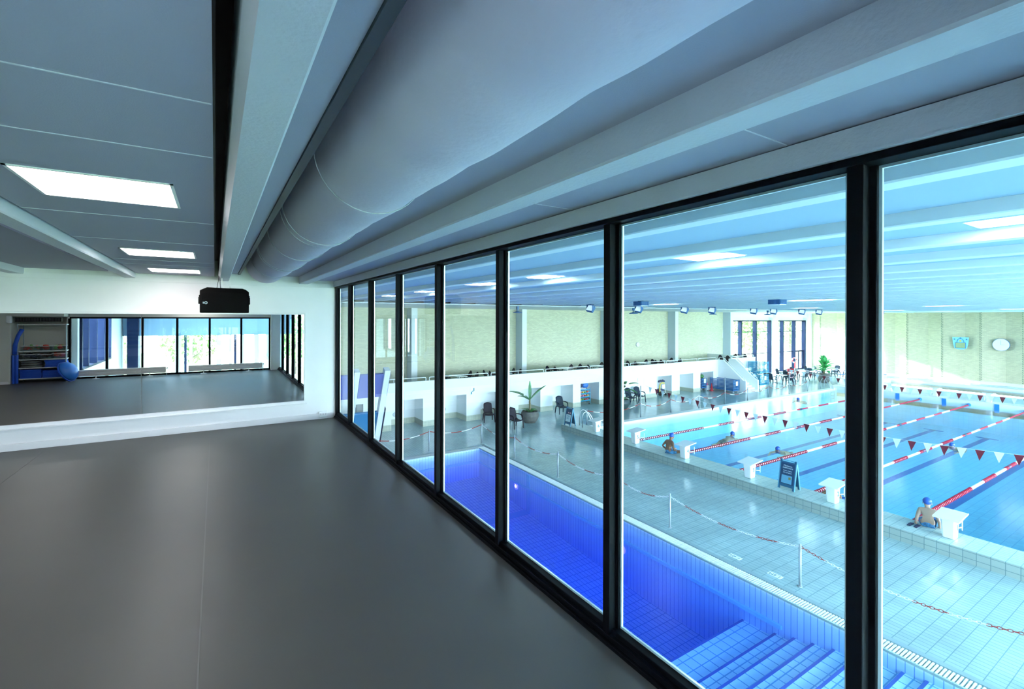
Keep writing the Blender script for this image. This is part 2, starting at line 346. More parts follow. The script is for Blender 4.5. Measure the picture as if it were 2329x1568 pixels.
# mirror
mr = thing('wall_mirror', 'long white-framed mirror on the white wall', 'mirror', (0, YM, 0))
MB().box(-5.6, 1.345, -.03, -.002, .30, .35).box(-5.6, 1.345, -.03, -.002, 1.842, 1.87).box(1.316, 1.345, -.03, -.002, .35, 1.842).box(-5.6, 1.36, -.055, -.002, .288, .302).build('mirror_frame', 'white_paint', mr, bevel=.003)
for a, b in ((-5.55, -3.174), (-3.168, -.930), (-.924, 1.316)): MB().box(a, b, -.014, -.004, .35, 1.842).build('mirror_panel', 'mirror_silver', mr)
# sockets
sk = thing('socket_strip', 'white strip of three wall sockets near the window corner', 'power socket', (1.63, YM - .004, .03))
MB().box(-.07, .07, -.034, -.001, 0, .10).build('socket_plate', 'socket_plastic', sk, bevel=.004)
MB().box(-.075, .075, -.04, -.001, -.028, -.004).build('trunking_cover', 'socket_plastic', sk, bevel=.003)
for x in (-.042, 0, .042):
    s_ = MB().box(x - .018, x + .018, -.0365, -.033, .030, .085).build('socket_insert', 'white_paint', sk)
    MB().box(x - .008, x - .003, -.038, -.0345, .055, .064).box(x + .003, x + .008, -.038, -.0345, .055, .064).box(x - .003, x + .003, -.038, -.0345, .04, .047).build('socket_hole', 'dark_hole', s_)
# loudspeaker
sp = thing('loudspeaker', 'black loudspeaker hanging under the beam in front of the mirror wall', 'loudspeaker', (.125, 8.15, 1.86))
MB().prism([(-.31, 0, 0), (.31, 0, 0), (.31, 0, .315), (.26, 0, .355), (-.22, 0, .372), (-.31, 0, .325)], (0, .30, 0)).build('cabinet', 'speaker_black', sp, bevel=.01)
MB().prism([(-.30, 0, .325), (.30, 0, .315), (.24, .16, .372), (-.21, .16, .376)], (0, .12, .002)).build('cabinet_top', 'black_plastic', sp, bevel=.006)
MB().box(-.295, .295, -.008, 0, .012, .30).build('front_grille', 'speaker_black', sp, bevel=.004)
for sx in (-1, 1): MB().box(sx * .309, sx * .328, .04, .20, .13, .23).box(sx * .309, sx * .322, .05, .19, .15, .26).build('side_handle', 'black_plastic', sp, bevel=.004)
bd = MB().lathe([(.020, 0), (.020, .004)], M=Matrix.Rotation(pi/2, 4, 'X')).build('badge', 'steel_matt', sp); bd.location = (-.235, -.006, .145)
MB().lathe([(.012, 0), (.012, .003)], M=Matrix.Rotation(pi/2, 4, 'X')).build('badge_centre', 'black_plastic', bd).location = (0, -.003, 0)
MB().box(-.272, -.262, -.011, -.006, .132, .158).build('badge_mark', 'steel_matt', sp)
MB().tube([(-.10, .10, .37), (-.085, .10, .46), (-.07, .10, .58)], .004, 6).tube([(-.055, .12, .37), (-.06, .12, .46), (-.068, .12, .58)], .004, 6).build('hanging_cable', 'black_plastic', sp)
MB().box(-.04, .07, .09, .13, .37, .39).box(-.04, -.03, .09, .13, .37, .52).box(.06, .07, .09, .13, .37, .52).build('hanging_bracket', 'socket_plastic', sp)
# fabric duct
dc = thing('air_duct', 'fat pale fabric air duct running under the ceiling', 'air duct', (.73, 0, 2.672))
N = 36
def dr(a, y):
    sag = .0022 * sin(y * 5.1) + .002 * sin(y * 9.3 + 1) + .0012 * sin(y * 17)
    low = max(0, -sin(a))
    return .296 + sag * low * 1.6 - .004 * cos(2 * a) * .5
mb = MB(); mb.grid(lambda u, v: (dr(2 * pi * v, -.36 + u * 9.26) * cos(2 * pi * v), -.36 + u * 9.26, dr(2 * pi * v, -.36 + u * 9.26) * sin(2 * pi * v)), 160, N)
mb.build('duct_sleeve', 'duct_fabric', dc, smooth=True)
MB().lathe([(.30, 0), (.30, .01)], c=(0, 8.9, 0), n=N, M=Matrix.Rotation(-pi/2, 4, 'X')).build('duct_end', 'duct_fabric', dc)
for y in (3.95, 4.10, 5.15, 6.35, 6.5, 7.6, 2.6): MB().tube([((.300 + .004) * cos(2*pi*j/N), y, (.300 + .004) * sin(2*pi*j/N)) for j in range(N)], .0035, 5, closed=True).build('duct_seam', 'duct_seam', dc, smooth=True)
hr = thing('duct_rail', 'dark suspension rail along the top of the fabric duct', 'rail', (.335, 0, 2.49))
MB().box(-.018, .018, -.36, 8.9, 0, .05).build('rail_profile', 'rail_dark', hr)
for y in (1.5, 3.2, 4.9, 6.6, 8.3): MB().box(-.008, .008, y - .015, y + .015, .05, .53).build('rail_hanger', 'rail_dark', hr)
# ceiling lights of the room
for i, (yc, t) in enumerate(((3.12, 'nearest and largest in view of the three'), (5.97, 'middle one of the row'), (8.11, 'farthest one, next to the mirror wall'), (.3, 'one out of view above the camera'))):
    L = thing('ceiling_light', 'square white ceiling light panel between the beams, ' + t, 'ceiling light', (-.468, yc, 2.445), group='ceiling lights of the room')
    f = .295
    fr = MB().box(-f, f, -f, -f + .014, -.006, 0).box(-f, f, f - .014, f, -.006, 0).box(-f, -f + .014, -f, f, -.006, 0).box(f - .014, f, -f, f, -.006, 0); fr.build('light_frame', 'socket_plastic', L)
    MB().box(-f + .014, f - .014, -f + .014, f - .014, -.004, 0).build('diffuser', 'led_panel', L)
for i, yc in enumerate((3.12, 5.97)):
    L = thing('ceiling_light', 'square white ceiling light panel in the left bay, out of direct view, number %s' % ('near', 'far')[i], 'ceiling light', (-2.9, yc, CP), group='ceiling lights of the left bay')
    MB().box(-.28, .28, -.28, .28, -.006, 0).build('diffuser', 'led_panel', L)
# radiators seen in the mirror
def radiator(x0, x1, lab):
    r = thing('radiator', lab, 'radiator', ((x0 + x1) / 2, -.17, 0), group='low radiators in front of the back window'); h = (x1 - x0) / 2
    m_ = MB()
    for k in range(3): m_.box(-h, h, -.045, .045, .085 + k * .062, .085 + k * .062 + .058)
    m_.build('radiator_body', 'radiator_enamel', r, bevel=.006)
    for x in (-h + .40, h - .40): MB().box(x - .012, x + .012, -.012, .012, .02, .09).lathe([(.09, 0), (.085, .008), (.02, .022)], (x, 0, 0), 14).build('foot', 'radiator_enamel', r)
    MB().tube([(h + .02, 0, 0), (h + .02, 0, .20), (h - .01, 0, .22)], .008, 6).build('pipe', 'steel', r)
    MB().lathe([(.02, 0), (.024, .01), (.02, .05)], (h + .03, 0, .2), 10).build('valve', 'socket_plastic', r)
radiator(-3.31, -1.27, 'longer low white radiator right of the shelves, in the mirror')
radiator(-.70, 1.36, 'low white radiator near the window corner, in the mirror')
# shelf unit
sh = thing('shelf_unit', 'white open shelf unit in the alcove, seen in the mirror', 'shelf', (-4.0, -.30, 0))
SZ = (.11, .40, .63, .86, 1.59)
for z in SZ: MB().box(-.5, .47, -.24, .24, z - .022, z).build('shelf_board', 'shelf_white', sh, bevel=.002)
for x in (-.50, .47):
    for y in (-.23, .23): MB().box(x - .012, x + .012, y - .012, y + .012, 0, 1.60).build('upright', 'steel_matt', sh)
def onshelf(name, label, cat, loc, fn, grp=None): o = thing(name, label, cat, loc, group=grp); fn(o); return o
def gymmat(n):
    def f(o):
        MB().box(-.21, .21, -.20, .20, 0, .034).build('mat_foam', 'mat_blue', o, bevel=.008)
    return f
for (x, z, cnt, w) in ((-4.25, .11, 5, 'left stack on the lowest shelf'), (-3.80, .11, 4, 'right stack on the lowest shelf'), (-3.76, .40, 4, 'stack on the second shelf')):
    for k in range(cnt):
        m_ = thing('exercise_mat', 'folded blue exercise mat, %s from the bottom of the %s' % (ORD[k], w), 'exercise mat', (x + random.uniform(-.012, .012), -.28 + random.uniform(-.01, .01), z + k * .048 + .0005), group='blue mats on the shelves')
        MB().box(-.215, .215, -.2, .2, 0, .023).box(-.215, .215, -.2, .2, .024, .047).build('mat_foam', 'mat_blue', m_, bevel=.006)
for k in range(3):
    b_ = thing('balance_disc', 'grey round balance disc, %s from the bottom, beside the blue mats' % ORD[k], 'balance disc', (-4.27, -.27, .4005 + k * .062), group='grey balance discs')
    MB().lathe([(.15, 0), (.205, .012), (.215, .03), (.205, .048), (.15, .06)], n=24).build('disc_body', 'grey_disc', b_, smooth=True)
def tub(x, z, w, h, cols, lab):
    b_ = thing('storage_box', lab, 'storage box', (x, -.27, z + .0005), group='clear boxes on the shelves')
    m_ = MB().box(-w, w, -.17, .17, 0, .006).box(-w, w, -.17, -.164, 0, h).box(-w, w, .164, .17, 0, h).box(-w, -w + .006, -.17, .17, 0, h).box(w - .006, w, -.17, .17, 0, h)
    m_.build('box_shell', 'clear_box', b_)
    MB().box(-w - .008, w + .008, -.178, -.168, h - .015, h).box(-w - .008, w + .008, .168, .178, h - .015, h).box(-w - .008, -w, -.178, .178, h - .015, h).box(w, w + .008, -.178, .178, h - .015, h).build('box_rim', 'shelf_white', b_)
    m_ = MB()
    for k in range(22):
        m_.ball((random.uniform(-w + .04, w - .04), random.uniform(-.11, .11), random.uniform(.04, h + .005)), random.uniform(.022, .036), (1.3, .8, .8), 7, 5, random.randrange(len(cols)))
    m_.build('box_contents', cols, b_)['kind'] = 'stuff'
tub(-4.27, .86, .19, .14, ['green_stuff', 'red_stuff', 'olive_stuff'], 'clear box of red and green gear, left end of the upper shelf')
tub(-3.98, .86, .09, .13, ['red_stuff', 'red_stuff'], 'narrow clear box heaped with bright red gear on the upper shelf')
tub(-3.72, .86, .155, .13, ['green_stuff', 'navy_stuff', 'red_stuff'], 'clear box of dark gear at the right end of the upper shelf')
tub(-4.30, .63, .16, .14, ['navy_stuff', 'navy_stuff'], 'clear box of dark navy gear below the red and green box')
tub(-3.98, .63, .13, .13, ['brown_stuff', 'brown_stuff'], 'clear box of brown gear in the middle of the lower box shelf')
tub(-3.70, .63, .14, .14, ['pink_stuff', 'red_stuff'], 'clear box of pink and red bands at the right, lower box shelf')
for i, x in enumerate((-4.555, -4.49)):
    r_ = thing('foam_roller', ('straight blue foam roller against the alcove wall', 'straight blue foam roller nearer the shelf boards')[i], 'foam roller', (x, .045, 0)); MB().lathe([(.03, 0), (.034, .006), (.034, .758), (.03, .764)], n=16).build('roller_foam', 'mat_blue', r_, smooth=True)
r_ = thing('foam_roller', 'bent blue foam roller leaning above the two straight ones', 'foam roller', (-4.53, -.02, .775)); MB().tube([(-.02, 0, 0), (-.01, 0, .25), (.05, 0, .50), (.13, 0, .68)], .045, 14).build('roller_foam', 'mat_blue', r_, smooth=True)
bo = thing('balance_dome', 'blue half-ball balance trainer leaning on the shelves', 'balance trainer', (-3.47, .07, .27))
QM = Vector((.80, .25, .42)).to_track_quat('Z', 'Y').to_matrix().to_4x4()
MB().lathe([(.285, -.01), (.28, .03), (.24, .10), (.17, .16), (.09, .19), (.001, .20)], n=32, M=QM).build('dome', 'bosu_blue', bo, smooth=True)
MB().lathe([(.28, -.05), (.30, -.04), (.30, -.015), (.285, -.01)], n=32, M=QM).build('base_rim', 'mat_blue', bo)
rb = thing('shutter_box', 'black roller shutter box above the shelves, in the mirror', 'shutter box', (-4.06, .02, 1.66))
MB().box(-.46, .46, -.05, .06, 0, .115).build('shutter_housing', 'black_plastic', rb)
m_ = MB()
for k in range(30): m_.box(-.45 + k * .03, -.44 + k * .03, .06, .068, .01, .105)
m_.build('shutter_slats', 'rail_dark', rb)
hs = thing('room_lamp_head', 'white cylindrical wall fitting left of the shutter box, in the mirror', 'wall fitting', (-4.62, .10, 1.62)); MB().lathe([(.05, 0), (.06, .02), (.06, .17), (.05, .2)], n=16).box(-.05, .0, -.03, -.0, .02, .16).build('fitting_body', 'socket_plastic', hs, smooth=False)
# ================================================================ POOL HALL: shell
XE, YL, YR, XWST = 57.5, 28.3, -9.0, -3.5
struct('ceiling', MB().box(1.93, XE, YR, 18.2, CP, CP + .1).box(XWST, 1.93, YR, -.46, CP, CP + .1).box(XWST, 1.93, YM + .22, 18.2, CP, CP + .1), 'hall_board', 'blue-grey boards of the hall ceiling between the beams', 'ceiling')
for k in range(2, 48):
    near = k < 9
    beam(k, YR, 18.2, 'hall_beam', ('%s white roof beam beyond the long window' % ORD[k - 2]) if near else 'white roof beam far across the hall, number %s of the far row' % (k - 8))
for k in range(-3, 2): beam(k, YR, -.47, 'hall_beam', 'white roof beam behind the camera, %s from the left' % ORD[k + 3])
struct('soffit', MB().box(XWST, XE, 18.2, YL, CB, CB + .2).box(XWST, XE, 18.2, 18.3, CB - .03, CB + .2), 'hall_white', 'flat white soffit band above the brick gallery wall', 'soffit')
struct('wall_hall_left', MB().box(XWST, 42.07, YL, YL + .3, D, CB), 'brick_left', 'yellow brick wall behind the gallery', 'wall')
struct('wall_hall_left_head', MB().box(42.07, XE, YL, YL + .3, 1.57, CB).box(42.45, XE, YL - .5, YL, 1.9, CB), 'hall_white', 'white wall band over the tall far windows', 'wall')
for i, x in enumerate([2.07 + 8 * k for k in range(7)] + [57.1]):
    zc = D if x > 40 else -2.25
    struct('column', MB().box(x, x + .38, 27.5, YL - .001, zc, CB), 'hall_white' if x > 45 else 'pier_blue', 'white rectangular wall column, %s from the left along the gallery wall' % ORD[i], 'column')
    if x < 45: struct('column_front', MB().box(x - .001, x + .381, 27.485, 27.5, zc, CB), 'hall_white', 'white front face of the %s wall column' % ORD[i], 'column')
# end wall: folded brick
y = 21.27 + 2.61 * 3; pts = []
while y > YR - 3: pts += [(XE - .38, y), (XE, y - 1.5)]; y -= 2.61
m_ = MB()
for (x0, y0), (x1, y1) in zip(pts, pts[1:]):
    m_.add([(x0, y0, -3.72), (x1, y1, -3.72), (x1, y1, CP), (x0, y0, CP)], [(0, 1, 2, 3)])
m_.box(XE + .02, XE + .3, YR, YL + .3, D, CP)
struct('wall_hall_end', m_, 'brick_end', 'folded yellow brick wall at the far end of the pool', 'wall', norm=False)
m_ = MB()
for (x, y) in pts[::2]:
    if 1 < y < 28:
        z = -3.62
        while z < CP - .05:
            m_.box(x - .035, x + .03, y + .015, y + .055, z, z + .075); m_.box(x - .035, x + .03, y - .075, y - .035, z + .06, z + .12); z += .155
struct('brick_corner_holes', m_, 'brick_hole', 'dark toothed brick joints along the folds of the end wall', 'brickwork')
m_ = MB()
for (x0, y0), (x1, y1) in zip(pts, pts[1:]): m_.prism([(x0 - .02, y0, D), (x1 - .02, y1, D), (x1 - .02, y1, -3.7), (x0 - .02, y0, -3.7)], (.03, 0, 0))
struct('wall_skirt', m_, 'white_tile', 'white tiled skirt at the foot of the end wall', 'wall base')
struct('wall_hall_near', MB().box(XW + .06, XW + .2, YR, 18.45, D, -.02).box(-3.5, XW + .06, YM + .22, YM + .3, D, 2.5), 'hall_white', 'white wall under the fitness room', 'wall')
struct('wall_hall_back', MB().box(XWST - .2, XWST, YM, YL, D, 2.5), 'brick_left', 'brick wall at the near end of the gallery', 'wall')
struct('wall_hall_side', MB().box(XWST - .3, XWST + .1, YR, -5.6, D, 2.46).box(XWST - .3, XWST + .1, -5.6, -.62, D, .2).box(XWST - .3, XWST + .1, -.9, -.66, D, 2.46).box(XWST - .3, XWST + .1, -5.6, -.62, 2.1, 2.46), 'hall_white', 'white side wall with dark window strip, seen in the mirror', 'wall')
w_ = thing('window_5', 'dark-framed strip window in the side wall, seen in the mirror', 'window', (XWST, 0, 0), kind='structure')
m_ = MB()
for yy in (-5.55, -4.3, -3.05, -1.8, -.95): m_.box(-.05, .16, yy - .06, yy + .06, .2, 2.1)
m_.box(-.05, .16, -5.6, -.9, .2, .26).build('window_frame', 'frame_dark_blue', w_)
MB().box(0, .02, -5.6, -.9, .26, 2.1).build('pane', 'outer_glass', w_)
# floors
dk = MB()
for r in ((XWST, XE, 18.8, YL), (10.35, 15.05, YR, 18.8), (15.05, 16.05, 19.2, 19.2001), (15.05, 41.2, YR, 2.0), (15.05, 41.2, 18.3, 18.8), (41.2, 44.5, YR, 18.8), (44.5, 53, YR, -6), (53, XE, YR, 18.8), (XWST, 2.6, YR, 18.8), (2.6, 10.35, YR, -4.0)):
    dk.box(*r, D - .3, D)
struct('pool_deck', dk, 'deck_tile', 'blue-green tiled deck around the swimming pools', 'pool deck')
struct('start_platform', MB().box(15.05, 16.05, 2.0, 19.2, D, -3.65), ['platform_tile'], 'long raised tiled platform carrying the starting blocks', 'platform')
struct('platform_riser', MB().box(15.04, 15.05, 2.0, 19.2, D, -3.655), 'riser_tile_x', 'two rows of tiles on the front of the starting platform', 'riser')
struct('pool_rim', MB().box(16.05, 41.2, 17.9, 18.3, D - .2, -3.66).box(16.05, 41.2, 2.0, 2.4, D - .2, -3.66), 'white_tile', 'pale raised rim along the side of the big pool', 'pool rim', bevel=.01)
struct('end_platform', MB().box(41.2, 42.1, 2.0, 18.3, D - .2, -3.48), 'white_tile', 'white raised end wall of the big pool', 'platform')
PB = -5.35
struct('pool_basin', MB().box(16.0, 41.3, 2.3, 18.0, PB - .2, PB), 'pool_tile_floor', 'pale blue tiled bottom of the big pool', 'pool')
struct('pool_basin_end', MB().box(41.2, 41.3, 2.4, 17.9, PB, D - .2).box(15.95, 16.05, 2.4, 17.9, PB, D), 'pool_tile_wx', 'tiled end walls of the big pool', 'pool')
struct('pool_basin_side', MB().box(16.05, 41.2, 17.9, 18.0, PB, D - .2).box(16.05, 41.2, 2.3, 2.4, PB, D - .2), 'pool_tile_wy', 'tiled side walls of the big pool', 'pool')
struct('pool_water', MB().box(16.052, 41.198, 2.402, 17.898, PB + .004, WL), 'pool_water_mat', 'clear light blue water of the big swimming pool', 'water')
m_ = MB()
for yc in (16.45, 13.9, 11.4, 8.9, 6.4, 3.8): m_.box(18.0, 39.2, yc - .14, yc + .14, PB, PB + .003).box(38.95, 39.2, yc - .5, yc + .5, PB, PB + .003).box(18.0, 18.25, yc - .5, yc + .5, PB, PB + .003)
struct('lane_marking', m_, 'lane_stripe', 'dark blue lane stripes on the pool bottom', 'lane marking')
for i, yc in enumerate((16.6, 14.0, 11.46, 8.94, 6.4, 3.85)):
    b_ = thing('lane_end_board', 'blue lane end pad on the far pool wall, %s from the left' % ORD[i], 'lane end pad', (41.19, yc, -4.05), group='blue pads on the far pool wall')
    MB().box(-.03, 0, -.11, .11, 0, .54).build('pad_board', 'lane_board', b_, bevel=.005)
# second pool behind
struct('children_pool', MB().box(44.5, 53, -6, 18.5, -4.5, -4.4), 'pool_tile_floor', 'pale shallow pool behind the far end of the big pool', 'pool')
struct('children_pool_rim', MB().box(44.3, 44.5, -6, 18.7, D - .3, -3.80).box(53, 53.2, -6, 18.7, D - .3, -3.72).box(44.3, 53.2, 18.5, 18.7, D - .3, -3.72), 'white_tile', 'white rim of the shallow pool at the back', 'pool rim')
struct('children_pool_water', MB().box(44.502, 52.998, -5.998, 18.498, -4.39, -3.90), 'pool_water_mat', 'light water of the shallow pool at the back', 'water')
# near deep blue pool
zf = lambda y: -5.82 if y < 9 else -5.82 + .62 * (y - 9) / 9.45
m_ = MB(); m_.add([(2.6, 18.45, zf(18.45)), (9.9, 18.45, zf(18.45)), (9.9, 9, -5.82), (2.6, 9, -5.82), (9.9, 6.17, -5.82), (2.6, 6.17, -5.82)], [(0, 1, 2, 3), (3, 2, 4, 5)])
struct('near_pool_floor', m_, 'spa_floor', 'deep blue tiled floor of the near pool', 'pool', norm=False)
struct('near_pool_wall', MB().box(9.9, 10.0, -4, 18.45, -5.9, -3.994), 'spa_wx', 'deep blue tiled long wall of the near pool', 'pool')
struct('near_pool_wall', MB().box(2.6, 9.9, 18.45, 18.55, -5.9, -3.994).box(2.6, 9.9, -4.1, -4.0, -5.9, -3.99), 'spa_wy', 'deep blue tiled end wall of the near pool', 'pool')
struct('near_pool_wall', MB().box(2.5, 2.6, -4.1, 18.45, -5.9, -3.97), 'spa_wx', 'near side wall of the deep blue pool, under the room', 'pool')
struct('near_pool_ledge', MB().box(9.84, 9.9, 5.3, 18.45, -4.60, -4.52).box(2.6, 9.9, 18.39, 18.45, -4.55, -4.47), 'crest_blue', 'light blue rest ledge running round the near pool wall', 'ledge')
struct('near_pool_band', MB().add([(2.6, 14.5, zf(14.5) + .004), (9.9, 14.5, zf(14.5) + .004), (9.9, 14.85, zf(14.85) + .004), (2.6, 14.85, zf(14.85) + .004)], [(0, 1, 2, 3)]).box(9.885, 9.9, 14.5, 14.72, -5.55, -4.05), 'crest_blue', 'light blue band across the near pool floor', 'tile band', norm=False)  # paler colour laid across the floor and up the wall
st = [(6.17, -4.86), (5.46, -4.76), (5.08, -4.64), (4.72, -4.54), (4.36, -4.44), (3.98, -4.35), (3.62, -4.27), (3.30, -4.20), (2.98, -4.14), (2.62, -4.09), (2.2, -4.06)]
m_ = MB(); nz = MB()
for i, (ys, zs) in enumerate(st):
    ye = st[i + 1][0] if i + 1 < len(st) else -4.0
    m_.box(2.6, 9.9, ye, ys, -5.85, zs); nz.box(2.6, 9.9, ys - .05, ys + .002, zs - .05, zs + .003)
struct('near_pool_steps', m_, 'spa_step', 'light turquoise tiled steps rising in the near pool', 'pool steps')
struct('step_nosing', nz, 'nosing_blue', 'dark blue edge strips of the pool steps', 'step edge')
struct('near_pool_water', MB().box(2.602, 9.898, -3.998, 18.448, -5.79, -4.03), 'spa_water_mat', 'still deep blue water of the near pool', 'water')
gr = MB(); y = 18.6
while y > -3: gr.box(9.93, 10.20, y, y + .028, -3.985, -3.955); y -= .052
x = 9.9
while x > 2.7: gr.box(x, x + .028, 18.5, 18.78, -3.985, -3.955); x -= .052
struct('overflow_grating', gr, 'grate_white', 'white slatted overflow grating round the near pool', 'grating')
struct('overflow_channel', MB().box(9.93, 10.24, -4, 18.79, -4.2, -3.990).box(2.6, 9.93, 18.48, 18.79, -4.2, -3.990).box(9.885, 9.93, -4, 18.45, -3.992, -3.955).box(2.6, 9.93, 18.45, 18.5, -3.992, -3.955), 'platform_tile', 'pale edge of the near pool under the grating', 'pool rim')
struct('grey_edge_strip', MB().box(10.24, 10.35, -4, 18.8, D - .2, D + .001).box(2.6, 10.35, 18.79, 18.9, D - .2, D + .001), 'grey_strip', 'grey tile strip along the near pool', 'edge strip')
for yc, zc, t in ((15.45, -4.72, 'farther'), (9.82, -4.83, 'nearer')):
    l_ = thing('underwater_lamp', '%s of the two round violet underwater lamps in the near pool wall' % t, 'underwater lamp', (9.9, yc, zc), group='underwater lamps')
    R_ = Matrix.Rotation(-pi/2, 4, 'Y')
    MB().lathe([(.13, 0), (.13, .02), (.11, .028)], n=20, M=R_).build('lamp_halo', 'spa_halo', l_)  # glow round the lens, put in as an emissive ring
    MB().lathe([(.06, .028), (.05, .036)], n=20, M=R_).build('lamp_lens', 'spa_light', l_)
# depth plates
for yc, s, t in ((6.82, '1.4M', 'farther one'), (5.86, '1.5M', 'nearer one')):
    p_ = thing('depth_plate', 'white depth plate reading %s on the deck beside the near pool, %s' % (s, t), 'depth marker', (10.65, yc, D))
    MB().box(-.075, .075, -.15, .15, 0, .004).build('plate', 'plastic_white', p_)
    text('plate_text', s, .13, 'digit_green', p_, (0, 0, .005), (0, 0, pi/2), .001)
# hall ceiling lights
for i, (yc, t) in enumerate(((.82, 'nearest, at the right edge of the photo'), (3.17, 'second, upper middle of the view'), (6.18, 'third, small'), (8.03, 'fourth, smallest and leftmost'), (-1.8, 'hidden behind the room'), (-4.6, 'hidden farther behind'), (11.4, 'hidden by the duct side'), (14.2, 'hidden at the far left'))):
    L = thing('hall_ceiling_light', 'bright rectangular light panel between hall beams, ' + t, 'ceiling light', (4.51, yc, CP), group='light panels of the hall ceiling')
    MB().box(-.16, .16, -.28, .28, -.008, 0).build('diffuser', 'led_hall', L); MB().box(-.175, .175, -.295, .295, -.004, 0).build('light_frame', 'grate_white', L)
for k, xk in enumerate((16.6, 28.5, 40.4, 50)):  # rows added out of sight to fill the hall with light
    for j, yc in enumerate((2, 8, 14)):
        L = thing('hall_ceiling_light', 'added unseen light panel between far beams, row %s, %s' % (ORD[k], ('right', 'middle', 'left')[j]), 'ceiling light', (xk, yc, CP), group='added far light panels of the hall ceiling')
        MB().box(-.20, .20, -.6, .6, -.008, 0).build('diffuser', 'led_hall', L)
# far left windows (deep dark mullions)
def farwin(n, x0, x1, xm, door):
    w_ = thing('window_%d' % n, ('tall dark-framed window left of the white pier', 'tall dark-framed window with a glass door, beside the end wall')[door], 'window', (0, YL, 0), kind='structure')
    m_ = MB().box(x0, x1, -.02, .08, 1.48, 1.57).box(x0, x1, -.02, .06, .36, .42).box(x0, x1, -.02, .06, -1.90, -1.83).box(x0, x1, -.02, .08, D, D + .1)
    m_.build('window_frame', 'frame_dark_blue', w_)
    for x in xm: MB().box(x - .12, x, -.30, .10, D, 1.57).build('mullion', 'frame_dark_blue', w_)
    MB().box(x0, x1, .03, .05, D, 1.5).build('pane', 'outer_glass', w_)
farwin(3, 42.45, 50.07, (44.8, 47.4, 50.05), 0)
farwin(4, 50.45, 57.1, (52.5, 54.95, 57.1), 1)
dd = thing('door_1', 'glass door in the far dark window, beside the white pier', 'door', (55.0, YL - .05, D), kind='structure')
MB().box(.0, .1, -.03, .03, 0, 2.1).box(.95, 1.07, -.03, .03, 0, 2.1).box(1.9, 2.05, -.03, .03, 0, 2.1).box(0, 2.05, -.03, .03, 2.0, 2.14).box(0, 2.05, -.03, .03, 0, .12).build('door_frame', 'frame_dark_blue', dd)
MB().box(1.09, 1.12, -.07, -.03, .95, 1.15).build('door_handle', 'steel', dd)
# glazed side of the hall (right, seen in the mirror and through its light)
w_ = thing('window_6', 'long glazed side of the hall toward the lawn, seen in the mirror', 'window', (0, YR, 0), kind='structure')
x = XWST + .3; i = 0
while x < XE:
    wide = i % 4 == 0
    MB().box(x, x + (.38 if wide else .09), -.1, (.8 if wide else .16), D, CP).build('mullion', 'hall_white' if x > 2 else 'frame_dark_blue', w_)
    x += 2.0; i += 1
MB().box(XWST, XE, -.04, .06, -1.80, -1.72).box(XWST, XE, -.04, .06, D, D + .12).box(XWST, XE, -.04, .06, CP - .12, CP).build('transom', 'frame_dark_blue', w_)
MB().box(XWST, XE, -.01, .01, D + .1, CP - .1).build('pane', 'outer_glass', w_)
struct('ceiling_stand_in', MB().box(XWST + .1, 3.4, YR + .22, YR + .36, .95, CP), 'hall_board', 'blue-grey panel added above the back glazing in place of the mirrored hall ceiling', 'wall')  # added panel, imitates the hall ceiling reflected in the mirror
m_ = MB()
for k in range(9): m_.box(-1.5 + k * .52, -1.5 + k * .52 + (.10 if k % 3 else .2), YR + .3, YR + .9, D, .95)
struct('window_fins', m_, 'hall_white', 'white upright fins in front of the back glazing, seen in the mirror', 'window fins')
# outside
struct('ground', MB().box(-60, 130, YR - 70, YR - .15, -4.3, -4.1).box(-60, 130, YL + .35, YL + 60, -4.3, -4.1).box(XE + .4, 130, YR - 1, YL + 1, -4.3, -4.1), 'grass', 'bright grass outside the hall windows', 'lawn')
def tree(x, y, h, r, lab, sd):
    rnd = random.Random(sd); t = thing('tree', lab, 'tree', (x, y, -4.1), group='trees outside the hall')
    m_ = MB().tube([(0, 0, 0), (.1, .05, h * .4), (-.05, 0, h * .75)], [.22, .16, .08], 8)
    for k in range(5):
        a = k * 1.3; m_.tube([(0, 0, h * (.3 + .08 * k)), (cos(a) * r * .6, sin(a) * r * .6, h * (.5 + .08 * k))], [.08, .03], 6)
    m_.build('trunk', 'bark', t)
    m_ = MB()
    for k in range(900):
        a = rnd.uniform(0, 2 * pi); q = rnd.random() ** .4; zz = rnd.uniform(-1, 1); rr = r * q * sqrt(max(0, 1 - zz * zz)); c = Vector((cos(a) * rr, sin(a) * rr, h * .62 + zz * h * .42 * q))
        s_ = rnd.uniform(.16, .34); e = Euler((rnd.uniform(0, 6), rnd.uniform(0, 6), rnd.uniform(0, 6))).to_matrix()
        m_.add([c + e @ Vector(v) * s_ for v in ((-1, 0, 0), (0, -.5, .1), (1, 0, 0), (0, .5, .1))], [(0, 1, 2, 3)])
    m_.build('crown', 'tree_leaf', t, norm=False)
for i, (x, y, h, r) in enumerate(((47, 37, 8, 2.6), (53, 40, 9, 3.0), (60, 36, 7.5, 2.6), (66, 41, 9, 3.2), (73, 38, 9, 3.0), (80, 44, 10, 3.4), (41, 36, 7, 2.4), (90, 50, 10, 4))):
    tree(x, y, h, r, 'leafy tree outside the far windows, %s from the left' % ORD[(6, 0, 1, 2, 3, 4, 5, 7).index(i) if i != 6 else 0], i)
for i, (x, y) in enumerate(((-8, -34), (-2, -38), (7, -36))): tree(x, y, 6, 2.6, 'leafy tree beyond the lawn in the mirror, %s from the left' % ORD[i], 40 + i)
